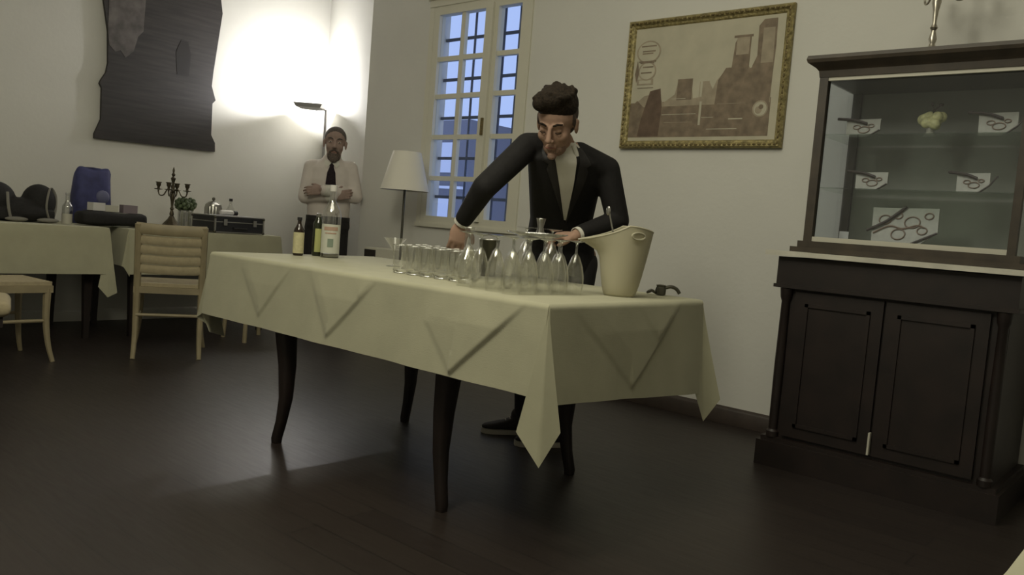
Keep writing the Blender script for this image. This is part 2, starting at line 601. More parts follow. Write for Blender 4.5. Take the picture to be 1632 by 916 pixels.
# iron grille outside
g = thing('window_grille', 'dark iron bar grille fixed outside the tall window', 'window grille', loc=(0, YB + .13, 0))
for x in [OX0 + .16 + .145 * k for k in range(6)]:
    bm = bmesh.new(); tube(bm, [(x, 0, OZ0 - .0), (x, 0, OZ1)], .009, 8)
    obj('upright_bar', bm, M['iron'], g)
for k in range(5):
    z = (zr[k] + zr[k + 1]) / 2 + .01
    obj('crossbar', B(((OX0, -.006, z - .011), (OX1, .006, z + .011))), M['iron'], g)

# courtyard buildings outside
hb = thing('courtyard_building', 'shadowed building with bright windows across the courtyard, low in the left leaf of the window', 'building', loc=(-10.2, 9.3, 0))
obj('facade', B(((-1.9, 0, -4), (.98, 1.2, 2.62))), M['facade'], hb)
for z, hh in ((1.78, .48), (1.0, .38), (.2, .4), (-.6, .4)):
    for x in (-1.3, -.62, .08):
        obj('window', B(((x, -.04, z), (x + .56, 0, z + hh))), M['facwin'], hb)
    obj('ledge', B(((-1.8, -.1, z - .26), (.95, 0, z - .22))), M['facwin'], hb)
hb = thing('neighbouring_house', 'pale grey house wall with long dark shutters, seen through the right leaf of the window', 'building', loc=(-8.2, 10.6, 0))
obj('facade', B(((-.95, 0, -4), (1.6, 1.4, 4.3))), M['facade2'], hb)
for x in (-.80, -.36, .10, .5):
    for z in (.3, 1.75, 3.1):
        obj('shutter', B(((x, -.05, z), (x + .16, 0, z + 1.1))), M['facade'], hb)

# ------------------------------------------------------------------ cloths
def cloth_mesh(x0, x1, y0, y1, z, drop, corners, folds=None, flare=.03, ds=.012, rows=16, wav=.004):
    """corners: dict index->list of (w(x,y), L); index 0:(x0,y0) 1:(x1,y0) 2:(x1,y1) 3:(x0,y1)"""
    cs = [V((x0, y0)), V((x1, y0)), V((x1, y1)), V((x0, y1))]
    ns = [V((0, -1)), V((1, 0)), V((0, 1)), V((-1, 0))]
    colsl = []
    for i in range(4):
        a, b = cs[i], cs[(i + 1) % 4]
        L = (b - a).length
        n = max(4, int(L / ds))
        for k in range(n + 1):
            s = k / n
            p = a.lerp(b, s)
            colsl.append((p, ns[i] * flare, drop[i] if not callable(drop[i]) else drop[i](s), i, s * L))
        cl = corners[(i + 1) % 4]
        seq = [(ns[i] * flare, colsl[-1][2])] + [(V(w_), l_) for w_, l_ in cl] + [(ns[(i + 1) % 4] * flare, drop[(i + 1) % 4] if not callable(drop[(i + 1) % 4]) else drop[(i + 1) % 4](0))]
        for j in range(len(seq) - 1):
            m_ = 7
            for k in range(1, m_ + (0 if j == len(seq) - 2 else 1)):
                t = k / m_
                colsl.append((b, seq[j][0].lerp(seq[j + 1][0], t), seq[j][1] * (1 - t) + seq[j + 1][1] * t, -1, 0))
    bm = bmesh.new()
    cx, cy = (x0 + x1) / 2, (y0 + y1) / 2
    rs = []
    inset = .012
    N = len(colsl)
    grid = []
    for (p, w_, L, side, s) in colsl:
        c = []
        q = V((min(max(p.x, x0 + inset), x1 - inset), min(max(p.y, y0 + inset), y1 - inset)))
        c.append((q.x, q.y, z))
        nn = (p - q)
        if nn.length > 0: nn = nn.normalized()
        c.append((p.x - nn.x * .003, p.y - nn.y * .003, z - .0025))
        for k in range(1, rows + 1):
            t = k / rows
            d = .006 + (L - .006) * t
            off = 0.0
            if side >= 0:
                off += folds(side, s, d) if folds else 0
                off += wav * t * (math.sin(s * 9 + side) + .6 * math.sin(s * 23 + 1.3 * side))
            nrm = ns[side] if side >= 0 else V((0, 0))
            xy = p + w_ * (t ** 1.1) + nrm * (.003 + off)
            c.append((xy.x, xy.y, z - d))
        grid.append([bm.verts.new(q) for q in c])
    for i in range(N):
        a, b = grid[i], grid[(i + 1) % N]
        for k in range(len(a) - 1):
            try:
                bm.faces.new((a[k], b[k], b[k + 1], a[k + 1]))
            except ValueError:
                pass
    bmesh.ops.remove_doubles(bm, verts=[g_[0] for g_ in grid], dist=1e-4)
    bm.verts.ensure_lookup_table()
    # the flat top
    nx, ny = 2, 2
    ed = [e for e in bm.edges if len(e.link_faces) == 1 and all(abs(v.co.z - z) < 1e-5 for v in e.verts)]
    bmesh.ops.contextual_create(bm, geom=ed)
    bmesh.ops.recalc_face_normals(bm, faces=bm.faces[:])
    return bm

def Vfold(sideid, pts, h=.016, soft=.05):
    h = h * .45
    """raised V-shaped overlap: triangle a,b,c (s, depth), apex b lowest"""
    (ax, ad), (bx, bd), (cx, cd) = pts
    def f(side, s, d):
        if side != sideid or d > bd + .01 or s < min(ax, bx) - .01 or s > max(cx, bx) + .01:
            return 0
        t = max(0, min(1, (d - ad) / max(1e-4, bd - ad)))
        xl = ax + (bx - ax) * t
        t2 = max(0, min(1, (d - cd) / max(1e-4, bd - cd)))
        xr = cx + (bx - cx) * t2
        if s < xl or s > xr:
            return 0
        k = min(1, (s - xl) / soft * .5 + .25) if s < (xl + xr) / 2 else 1.0
        return h * max(0, min(1, d / .1)) * k * min(1, (xr - s) / .012) * min(1, (s - xl) / .03)
    return f

TX0, TX1, TY0, TY1, TZ = -3.505, -1.515, 1.918, 2.868, 0.777
fs = [Vfold(0, ((.27, .05), (.452, .25), (.66, .01)), .014),
      Vfold(0, ((.745, .0), (.942, .265), (1.19, .02)), .020),
      Vfold(0, ((1.03, .0), (1.10, .10), (1.16, .03)), .010),
      Vfold(0, ((1.46, .12), (1.62, .285), (1.92, .0)), .024, .12),
      Vfold(1, ((.08, 0), (.45, .30), (.80, .0)), .018, .1),
      Vfold(1, ((.46, 0), (.60, .145), (.745, .03)), .010)]
fold_all = lambda side, s, d: sum(f(side, s, d) for f in fs)
u = V((.75, .66)); nn_ = V((.66, -.75))
corn = {1: [(-.070 * u + .035 * nn_, .385), (.004 * u + .075 * nn_, .478), (.062 * u + .045 * nn_, .375)],
        2: [(V((.03, -.045)), .36), (V((.045, .01)), .47), (V((.085, .055)), .38)],
        3: [(V((.02, .06)), .36), (V((-.05, .05)), .45), (V((-.06, -.02)), .36)],
        0: [(V((-.085, -.01)), .315), (V((-.02, .10)), .40), (V((.02, -.0)), .37)]}
o = obj('tablecloth', cloth_mesh(TX0, TX1, TY0, TY1, TZ, [.283, lambda s: .30 + .06 * s, .283, .283], corn, fold_all, ds=.006, rows=44), M['cloth'], ang=50)
tag(o, 'large off-white linen tablecloth draped over the bar table in the middle of the room', 'tablecloth')

# main table
T = thing('bar_table', 'dark wooden table with curved legs under the draped white cloth, mid-room', 'table', loc=(-2.5, 2.39, 0))
bm = B(((-.99, -.46, .735), (.97, .465, .768)))
obj('tabletop', bm, M['dkwood'], T, bevel=.004)
bm = B(((-.50, -.36, .62), (.56, -.335, .735)), ((-.50, .335, .62), (.56, .36, .735)), ((-.52, -.36, .62), (-.50, .36, .735)), ((.53, -.36, .62), (.56, .36, .735)))
obj('apron', bm, M['dkwood'], T)
def cab_leg(x, y, dx, dy, h=.735, s=1.0):
    prof = [(0, .0, .017), (.02, .0, .019), (.10, -.020, .020), (.2, -.036, .024), (.34, -.034, .031), (.48, -.018, .038), (.6, -.008, .041), (h, -.004, .040)]
    d = V((dx, dy, 0)).normalized()
    rs = []
    for z, off, r in prof:
        c = V((x, y, z)) + d * (off * s + .0)
        r *= s
        rs.append([c + V((a * r, b * r, 0)) for a, b in ((1, .7), (.7, 1), (-.7, 1), (-1, .7), (-1, -.7), (-.7, -1), (.7, -1), (1, -.7))])
    bm = bmesh.new()
    rings(bm, rs)
    return bm
for x, y in ((-1.96, 1.975), (-1.96, 2.705), (-2.98, 1.975), (-2.975, 2.695)):
    lx, ly = x + 2.5, y - 2.39
    sx = 1 if x > -2.5 else -1
    sy = 1 if y > 2.3 else -1
    obj('leg', cab_leg(lx, ly, sx, sy * .3), M['dkwood'], T, ang=60)

# ------------------------------------------------------------------ display cabinet and dresser on the right
D = thing('dresser', 'dark mahogany dresser with a pale marble top under the glass vitrine', 'dresser', loc=(-1.07, 3.9, 0))
def dw(x, y, z): return (x + 1.07, y - 3.9, z)
def wb(*bs):
    bm = bmesh.new()
    for lo, hi in bs:
        box(bm, lo, hi)
    return bm
obj('body', wb(((-1.525, 3.64, .12), (-.615, 4.2, .83))), M['dkwood'], D, world=True, bevel=.005)
obj('plinth', wb(((-1.565, 3.60, 0), (-.575, 4.2, .115)), ((-1.55, 3.615, .115), (-.59, 4.2, .135))), M['dkwood'], D, world=True, bevel=.006)
obj('drawer', wb(((-1.55, 3.612, .835), (-.59, 4.2, .962)), ((-1.558, 3.602, .822), (-.582, 4.2, .838))), M['dkwood'], D, world=True, bevel=.006)
for x in (-1.505, -.635):
    bm = bmesh.new()
    lathe(bm, [(.028, .135), (.028, .16), (.02, .17), (.022, .45), (.019, .76), (.026, .78), (.03, .82)], (x, 3.635, 0), 16)
    obj('corner_column', bm, M['dkwood'], D, world=True)
for a, b in ((-1.46, -1.078), (-1.068, -.68)):
    dr = obj('door', wb(((a, 3.625, .15), (b, 3.64, .81)), ), M['dkwood'], D, world=True, bevel=.003)
    bm = wb(((a + .05, 3.617, .20), (a + .065, 3.626, .76)), ((b - .065, 3.617, .20), (b - .05, 3.626, .76)), ((a + .05, 3.617, .20), (b - .05, 3.626, .215)), ((a + .05, 3.617, .745), (b - .05, 3.626, .76)))
    mo = obj('panel_moulding', bm, M['dkwood'], None, bevel=.002)
    mo.parent = dr
    mo.data.transform(Matrix.Translation((1.07, -3.9, 0)))
o = obj('highlight_strip', wb(((-1.078, 3.606, .155), (-1.070, 3.6255, .25))), M['strip'], D, world=True, label='door-edge highlight modelled as a narrow pale strip between the doors')  # highlight on the door edge, put in as a pale solid strip
bm = wb(((-1.60, 3.575, .966), (-.565, 4.21, .988)))
obj('marble_top', bm, M['marble'], D, world=True, bevel=.007, label='pale veined marble top')

VX0, VX1, VY0, VY1 = -1.475, -.635, 3.68, 4.16
vt = thing('display_cabinet', 'brown wooden glass-fronted vitrine standing on the marble-topped dresser', 'cabinet', loc=(-1.06, 3.9, .988))
obj('base_moulding', wb(((VX0 - .045, VY0 - .03, .989), (VX1 + .045, VY1, 1.012)), ((VX0 - .02, VY0 - .012, 1.012), (VX1 + .02, VY1, 1.040))), M['vitwood'], vt, world=True, bevel=.005)
for x0, x1 in ((VX0, VX0 + .038), (VX1 - .03, VX1)):
    obj('front_stile', wb(((x0, VY0, 1.040), (x1, VY0 + .035, 1.785))), M['vitwood'], vt, world=True, bevel=.004)
obj('back_post', wb(((VX0, VY1 - .045, 1.040), (VX0 + .04, VY1, 1.785))), M['vitwood'], vt, world=True, bevel=.004)
obj('back_post', wb(((VX1 - .04, VY1 - .045, 1.040), (VX1, VY1, 1.785))), M['vitwood'], vt, world=True, bevel=.004)
bm = bmesh.new()
for zz, e in ((1.785, .0), (1.80, .006), (1.822, .022), (1.835, .042), (1.850, .05), (1.860, .048)):
    pass
rs = [[V((VX0 - e, VY0 - e, z)), V((VX1 + e, VY0 - e, z)), V((VX1 + e, VY1, z)), V((VX0 - e, VY1, z))] for z, e in ((1.772, .002), (1.80, .006), (1.812, .016), (1.832, .045), (1.846, .050), (1.862, .046))]
rings(bm, rs)
obj('cornice', bm, M['vitwood'], vt, world=True, ang=20)
obj('back_panel', wb(((VX0 + .04, VY1 - .022, 1.040), (VX1 - .04, VY1 - .008, 1.772))), M['backcloth'], vt, world=True, label='grey-green backing panel')
obj('top_strip', wb(((VX0 + .038, VY0 + .004, 1.757), (VX1 - .03, VY0 + .02, 1.772))), M['strip'], vt, world=True, label='thin pale strip under the cornice')
obj('floor_strip', wb(((VX0 + .038, VY0 + .004, 1.041), (VX1 - .03, VY0 + .02, 1.062))), M['strip'], vt, world=True, label='thin pale strip along the bottom')
obj('floor_board', wb(((VX0 + .04, VY0 + .02, 1.0405), (VX1 - .03, VY1 - .024, 1.048))), M['backcloth'], vt, world=True)
obj('door_glass', wb(((VX0 + .038, VY0 + .022, 1.0625), (VX1 - .03, VY0 + .026, 1.7565))), M['pane'], vt, world=True)
obj('side_glass', wb(((VX0 + .004, VY0 + .036, 1.0405), (VX0 + .008, VY1 - .046, 1.7715))), M['pane'], vt, world=True)
obj('side_glass', wb(((VX1 - .008, VY0 + .036, 1.0405), (VX1 - .004, VY1 - .046, 1.7715))), M['pane'], vt, world=True)
for z in (1.287, 1.525):
    obj('glass_shelf', wb(((VX0 + .012, VY0 + .04, z - .004), (VX1 - .012, VY1 - .047, z))), M['shelfglass'], vt, world=True)

# ceramics in the vitrine
def tray(x, y, z, wd, ht, label, rev=False, big=False, rz=0.0):
    t = thing('ceramic_dish', label, 'ceramic dish', loc=(x, y, z), rotz=rz, group='decorated ceramics in the vitrine')
    lean = .35
    h = ht
    pts = [(-wd * .42, 0), (wd * .22, 0), (wd * .5, ht * .38), (wd * .46, ht), (-wd * .5, ht * .97)]
    bm = bmesh.new()
    n0 = [bm.verts.new((p[0], -.03 + p[1] * lean, p[1] + .001)) for p in pts]
    n1 = [bm.verts.new((p[0] * 1.0, -.03 + p[1] * lean + .012, p[1] + .001)) for p in pts]
    bm.faces.new(n0); bm.faces.new(n1[::-1])
    for i in range(len(pts)):
        bm.faces.new((n0[i], n1[i], n1[(i + 1) % 5], n0[(i + 1) % 5]))
    obj('dish', bm, M['ceramic'], t, bevel=.004)
    def on(px, pz, o=.004): return V((px, -.03 + pz * lean - o, pz + .001))
    bm = bmesh.new()
    if big:
        for a, b, c in ((.12, .62, .11), (-.05, .30, .10), (-.28, .66, .09), (.28, .42, .07), (.34, .8, .06), (-.1, .78, .06)):
            tube(bm, [on(wd * a + math.cos(k * PI / 8) * wd * c, ht * b + math.sin(k * PI / 8) * wd * c * .8) for k in range(16)], .0028, 6, True)
        tube(bm, curve([on(-.42 * wd, .3 * ht), on(-.2 * wd, .5 * ht), on(0, .45 * ht), on(.2 * wd, .55 * ht), on(.3 * wd, .5 * ht)]), .004, 6)
    else:
        for a, b, c in ((.05, .40, .16), (-.16, .55, .10), (.24, .62, .08)):
            tube(bm, [on(wd * a + math.cos(k * PI / 7) * wd * c, ht * b + math.sin(k * PI / 7) * wd * c * .6) for k in range(14)], .0022, 6, True)
    obj('painted_motif', bm, M['motif'], t)
    bm = bmesh.new()
    if big:
        tube(bm, curve([on(-.52 * wd, .35 * ht, .01), on(-.25 * wd, .62 * ht, .014), on(.0, 1.02 * ht, .01)]), [.006] * 13, 8)
        obj('twig', bm, M['ribbon'], t)
        bm = bmesh.new()
        tube(bm, [on(.08 * wd, 0.0, .008), on(.5 * wd, .38 * ht, .008)], .0045, 8)
    else:
        tube(bm, curve([on(-.75 * wd, ht * 1.02, .008), on(-.25 * wd, ht * .92, .014), on(.12 * wd, ht * .72, .010)]), [.0065] * 13, 8)
        obj('twig', bm, M['ribbon'], t)
        bm = bmesh.new()
        tube(bm, [on(.2 * wd, 0.0, .008), on(.5 * wd, .38 * ht, .008), on(.5 * wd + (.2 * wd if rev else 0), (.38 if not rev else .85) * ht, .008)], .0035, 8)
    obj('twig', bm, M['ribbon'], t)
    return t
tray(-1.322, 3.86, 1.525, .155, .085, 'small white painted dish with dark twig, on the upper glass shelf at left')
tray(-.785, 3.86, 1.525, .15, .10, 'white painted dish with dark twig, at the right end of the upper glass shelf', rev=True)
tray(-1.26, 3.86, 1.287, .145, .085, 'small white painted dish with dark twig, on the lower glass shelf at left')
tray(-.85, 3.86, 1.287, .13, .088, 'small white painted dish with long dark twig, on the lower glass shelf at right', rev=True)
tray(-1.10, 3.84, 1.0475, .285, .172, 'large white tray painted with brown rings, at the bottom of the vitrine', big=True)
t = thing('ceramic_flower', 'pale yellow ruffled ceramic flower centred on the upper glass shelf of the vitrine', 'ceramic ornament', loc=(-1.045, 3.88, 1.525))
bm = bmesh.new()
lathe(bm, [(.03, .001), (.026, .01), (.016, .025), (.02, .045)], n=16)
obj('foot', bm, M['ceramic'], t)
bm = bmesh.new()
for k in range(11):
    a = k * 2.4
    rr = .012 + .0032 * k
    ell(bm, (math.cos(a) * rr, math.sin(a) * rr * .6, .075 + .018 * math.sin(k * 1.7)), (.024, .018, .024), seg=10, rin=8)
me = fuse(bm, .003, 1)
finish('petals', me, M['yellowc'], t, False)
bm = bmesh.new()
tube(bm, curve([(0, 0, .09), (.01, 0, .12), (.03, 0, .14)]), .003, 6)
tube(bm, curve([(0, 0, .09), (.005, 0, .125), (-.005, 0, .145)]), .003, 6)
ell(bm, (.032, 0, .142), (.012, .006, .007), seg=10, rin=6)
ell(bm, (-.004, 0, .147), (.007, .006, .010), seg=10, rin=6)
obj('stamens', bm, M['ribbon'], t)
t = obj('card', wb(((-1.405, 3.93, 1.0475), (-1.362, 3.934, 1.10))), M['white'])
tag(t, 'small white card standing in the lower left corner of the vitrine', 'card')

# silver candelabrum on top of the vitrine
def candelabrum(name, label, loc, H, rotz, m, arms, rad, cupm=None, base='dome', group=None):
    t = thing(name, label, 'candelabrum', loc=loc, rotz=rotz, group=group)
    bm = bmesh.new()
    if base == 'dome':
        lathe(bm, [(.062 * H / .45, 0), (.062 * H / .45, .008), (.05 * H / .45, .016), (.034 * H / .45, .03), (.018, .05), (.011, .075)], n=28)
    else:
        rs = []
        for r, z in ((.085, 0), (.085, .012), (.066, .022), (.050, .045), (.026, .075), (.014, .10)):
            rs.append([V((a * r, b * r, z)) for a, b in ((1, .5), (.5, 1), (-.5, 1), (-1, .5), (-1, -.5), (-.5, -1), (.5, -1), (1, -.5))])
        rings(bm, rs)
    obj('base', bm, m, t, ang=30)
    zb = .07 if base == 'dome' else .095
    za = H * .62
    bm = bmesh.new()
    h = za - zb
    lathe(bm, [(.011, zb), (.017, zb + .02 * h / .2), (.009, zb + .05 * h / .2), (.016, zb + .06 * h / .2), (.008, zb + .075 * h / .2), (.012, zb + .12 * h / .2), (.019, zb + .15 * h / .2), (.017, zb + .165 * h / .2), (.009, zb + .18 * h / .2), (.016, za), (.012, za + .012)], n=18)
    obj('stem', bm, m, t)
    bm = bmesh.new()
    lathe(bm, [(.010, za), (.015, za + .03), (.008, za + .05), (.013, H * .78), (.019, H * .82), (.007, H * .85), (.015, H * .88), (.006, H * .91), (.009, H * .95), (.002, H)], n=16)
    obj('finial', bm, m, t)
    for k in range(arms):
        a = 2 * PI * k / arms
        c, s = math.cos(a), math.sin(a)
        bm = bmesh.new()
        P = lambda r, z: V((c * r, s * r, z))
        tube(bm, curve([P(.008, za), P(rad * .35, za + .012), P(rad * .62, za - .035), P(rad * .9, za - .038), P(rad, za - .01), P(rad, za + .006)]), .0048, 8)
        ar = obj('arm', bm, m, t)
        bm = bmesh.new()
        lathe(bm, [(.004, za - .02), (.007, za), (.028, za + .004), (.030, za + .008), (.010, za + .010), (.009, za + .022), (.016, za + .034), (.017, za + .052), (.023, za + .056), (.022, za + .060), (.010, za + .060)], (c * rad, s * rad, 0), n=16)
        obj('candle_cup', bm, m, ar)
    return t
candelabrum('candelabrum', 'tarnished silver candelabrum on top of the display cabinet', (-1.085, 3.90, 1.862), .50, math.radians(40), M['silver'], 4, .12)
candelabrum('candelabrum', 'dark bronze candelabrum with two lit-less arms on the side table', (-6.1, 3.0, .772), .47, math.radians(48), M['bronze'], 4, .105, base='foot')['label'] = 'dark bronze candelabrum without candles on the long side table'

# ------------------------------------------------------------------ framed picture
pf = thing('framed_picture', 'sepia cityscape in a gilt frame on the white wall behind the barman', 'picture', loc=(-2.376, YB, 1.905))
px0, px1, pz0, pz1 = -.514, .514, -.378, .38
fw = .046
bm = bmesh.new()
for lay, (ins, d) in enumerate([]): pass
prof = [(0, 0), (0, .022), (.010, .034), (.022, .030), (.030, .020), (.040, .016), (.046, .008), (.046, 0)]
rs = []
for ins, d in prof:
    rs.append([V((px0 + ins, -d - .004, pz0 + ins)), V((px1 - ins, -d - .004, pz0 + ins)), V((px1 - ins, -d - .004, pz1 - ins)), V((px0 + ins, -d - .004, pz1 - ins))])
rings(bm, rs, closed=True)
obj('frame', bm, M['gold'], pf, ang=20)
bm = bmesh.new()
for k in range(34):
    x = px0 + .03 + k * (px1 - px0 - .06) / 33
    for z in (pz0 + .018, pz1 - .018):
        ell(bm, (x, -.036, z), (.011, .006, .006), seg=8, rin=6)
for k in range(25):
    z = pz0 + .03 + k * (pz1 - pz0 - .06) / 24
    for x in (px0 + .018, px1 - .018):
        ell(bm, (x, -.036, z), (.006, .006, .011), seg=8, rin=6)
obj('frame_ornament', bm, M['gilt_dark'], pf)
# picture surface, built from flat inked shapes
bm = bmesh.new()
ix0, ix1, iz0, iz1 = px0 + fw, px1 - fw, pz0 + fw, pz1 - fw
box(bm, (ix0 - .004, -.010, iz0 - .004), (ix1 + .004, -.003, iz1 + .004))
W_, H_ = ix1 - ix0, iz1 - iz0
lay = [0]
def ink(pts, mi):
    lay[0] += 1
    y = -.0102 - lay[0] * .00008
    n0 = len(bm.faces)
    bm.faces.new([bm.verts.new((ix0 + p[0] * W_, y, iz0 + p[1] * H_)) for p in pts])
    setmi(bm, n0, mi)
def rect(a, b, c, d, mi): ink([(a, b), (c, b), (c, d), (a, d)], mi)
rect(.0, .03, .955, .34, 2)
ink([(.0, .30), (.06, .36), (.10, .40), (.2, .42), (.24, .33), (.32, .40), (.34, .52), (.43, .53), (.45, .36), (.52, .37), (.55, .50), (.58, .43), (.60, .50), (.655, .58), (.70, .60), (.72, .72), (.78, .74), (.80, .60), (.83, .55), (.86, .62), (.95, .58), (.95, .3), (0, .3)], 1)
rect(.335, .35, .44, .53, 2); rect(.49, .35, .555, .50, 1)
ink([(.60, .3), (.61, .50), (.655, .60), (.69, .60), (.70, .80), (.715, .84), (.80, .84), (.80, .58), (.84, .6), (.84, .3)], 2)
rect(.71, .70, .79, .84, 1); rect(.69, .84, .81, .86, 2)
ink([(.84, .3), (.82, .6), (.845, .68), (.84, .92), (.87, .97), (.95, .97), (.955, .75), (.945, .3)], 2)
ink([(.87, .62), (.87, .9), (.94, .9), (.945, .62)], 1)
ink([(.06, .04), (.09, .20), (.14, .44), (.215, .46), (.235, .30), (.225, .04)], 3)
ink([(.0, .04), (.0, .30), (.05, .36), (.10, .30), (.07, .04)], 2)
rect(.50, .13, .515, .33, 0); rect(.495, .37, .51, .52, 0); rect(.24, .225, .48, .23, 0); rect(.30, .36, .40, .365, 0)
rect(.52, .19, .60, .195, 0); rect(.70, .17, .79, .18, 0); rect(.56, .09, .76, .097, 0); rect(.26, .155, .46, .159, 1); rect(.62, .30, .80, .304, 1)
def disc(cx, cz, r, mi, n=24, e=1.0):
    ink([(cx + r * math.cos(2 * PI * k / n) * H_ / W_ * e, cz + r * math.sin(2 * PI * k / n)) for k in range(n)], mi)
disc(.895, .25, .068, 1); disc(.895, .25, .056, 0); disc(.885, .24, .03, 1); disc(.90, .265, .02, 2)
rect(.04, .47, .16, .475, 2); rect(.035, .50, .155, .55, 1); rect(.05, .51, .14, .54, 0)
disc(.105, .79, .10, 1, e=1.25); disc(.105, .79, .088, 0, e=1.25); disc(.105, .62, .085, 1, e=1.1); disc(.105, .62, .072, 0, e=1.1)
for z, a, b in ((.835, .05, .16), (.79, .06, .155), (.77, .06, .14), (.70, .04, .165), (.69, .05, .15), (.65, .07, .15), (.60, .06, .14)):
    rect(a, z, b, z + .012, 2)
ink([(.03, .52), (.015, .60), (.03, .72), (.045, .60)], 2)
obj('picture_surface', bm, [M['paper'], M['sep1'], M['sep2'], M['sep3']], pf)

# ------------------------------------------------------------------ shaped dark mural on the left wall
pts = [(2.660, 2.467), (2.702, 2.241), (2.712, 2.005), (2.700, 1.93), (2.665, 1.868), (2.655, 1.84), (2.673, 1.807), (2.676, 1.568), (2.650, 1.50), (2.632, 1.452), (2.633, 1.419),
       (3.628, 1.433), (3.623, 1.507), (3.585, 1.571), (3.582, 1.836), (3.609, 1.867), (3.600, 1.89), (3.568, 1.98), (3.575, 2.09), (3.597, 2.287), (3.632, 2.60), (3.610, 2.72), (3.52, 2.86), (3.36, 2.95), (3.12, 3.0), (2.9, 2.94), (2.75, 2.82), (2.66, 2.66)]
bm = bmesh.new()
prism(bm, pts, XL + .006, XL + .034, ('y', 'z'))
mu = thing('wall_panel', 'tall dark scallop-edged painted panel hanging on the left wall', 'wall panel', loc=(XL + .02, 3.13, 1.42))
obj('panel', bm, M['mural'], mu, world=True)
bm = bmesh.new()
prism(bm, [(2.70, 2.24), (2.716, 2.14), (2.76, 2.10), (2.80, 2.12), (2.84, 2.07), (2.90, 2.13), (2.93, 2.25), (2.97, 2.3), (2.98, 2.60), (2.86, 2.66), (2.70, 2.62)], XL + .034, XL + .0355, ('y', 'z'))
M['worn'] = mat('worn_grey_paint', (0.085, 0.075, 0.07), 0.7, noise=0.6, nscale=9)
obj('faded_figure', bm, M['worn'], mu, world=True, label='paler worn painted patch, upper left')
bm = bmesh.new()
prism(bm, [(3.26, 2.02), (3.24, 2.20), (3.28, 2.30), (3.34, 2.30), (3.37, 2.20), (3.36, 2.02)], XL + .034, XL + .0355, ('y', 'z'))
obj('painted_arch', bm, M['dark'], mu, world=True, label='small black arch shape')

# ------------------------------------------------------------------ uplighter in the corner
ul = thing('uplighter', 'grey halogen uplighter standing in the corner behind the bearded man', 'lamp', loc=(-6.26, 4.46, -0.0))
bm = bmesh.new(); lathe(bm, [(.13, 0), (.13, .018), (.11, .026), (.018, .034)], n=28)
obj('base', bm, M['lampmetal'], ul)
bm = bmesh.new(); lathe(bm, [(.012, .03), (.012, 1.91)], n=12)
obj('pole', bm, M['lampmetal'], ul)
# the flat square head reaching out over the room
hc = V((-.065, -.125, 1.895))
bm = bmesh.new()
a1 = V((.75, .66, 0)); a2 = V((-.66, .75, 0))
rs = [[hc + a1 * (sx * wx) + a2 * (sy * wy) + V((0, 0, z)) for sx, sy in ((1, 1), (-1, 1), (-1, -1), (1, -1))] for z, wx, wy in ((0, .05, .04), (.012, .11, .09), (.045, .13, .105), (.045, .122, .098), (.018, .10, .08), (.014, .05, .04))]
rings(bm, rs)
obj('lamp_head', bm, M['lampmetal'], ul, ang=20)
bm = bmesh.new(); tube(bm, [(0, 0, 1.90), (-.02, -.04, 1.925), tuple(hc + V((.03, .04, .0)))], .011, 8)
obj('arm', bm, M['lampmetal'], ul)
M['halogen'] = mat('halogen_tube', (1, 1, 1), 0.5, emit=((1.0, 0.95, 0.88), 12))
bm = bmesh.new(); tube(bm, [tuple(hc - a1 * .05 + V((0, 0, .034))), tuple(hc + a1 * .05 + V((0, 0, .034)))], .006, 8)
obj('bulb', bm, M['halogen'], ul)
pl = bpy.data.lights.new('uplighter_light', 'POINT')
pl.energy = UPLIGHT_POWER
pl.color = (1.0, 0.985, 0.99)
pl.shadow_soft_size = .03
po = bpy.data.objects.new('uplighter_light', pl)
po.location = V(ul.location) + hc + V((0, 0, .085))
COL.objects.link(po)

# white-shaded floor lamp by the window
fl = thing('floor_lamp', 'floor lamp with a white conical shade standing left of the window', 'lamp', loc=(-4.535, 3.95, 0))
bm = bmesh.new(); lathe(bm, [(.13, 0), (.13, .012), (.12, .02), (.014, .026)], n=28)
obj('base', bm, M['dksteel'], fl)
bm = bmesh.new(); lathe(bm, [(.009, .022), (.009, 1.30), (.016, 1.30), (.016, 1.36), (.004, 1.36), (.004, 1.455)], n=12)
obj('pole', bm, M['dksteel'], fl)
bm = bmesh.new()
rings(bm, [circ((0, 0, z), r, 40) for r, z in ((.176, 1.195), (.101, 1.472), (.098, 1.472), (.173, 1.195))], closed=True)
tube(bm, [(-.098, 0, 1.455), (.098, 0, 1.455)], .003, 6)
tube(bm, [(0, -.098, 1.455), (0, .098, 1.455)], .003, 6)
obj('lamp_shade', bm, M['shade'], fl)

# low white unit beyond the table
UZ = .752
lb = thing('low_white_unit', 'low white wall unit with a black end panel beyond the bottles', 'cabinet', loc=(-4.86, 4.1, 0))
obj('body', wb(((-5.03, 4.02, .0), (-4.69, 4.215, UZ))), M['winpaint'], lb, world=True, bevel=.006)
obj('black_panel', wb(((-5.02, 4.008, UZ - .095), (-4.90, 4.02, UZ - .014))), M['screen'], lb, world=True, bevel=.003, label='small black panel')

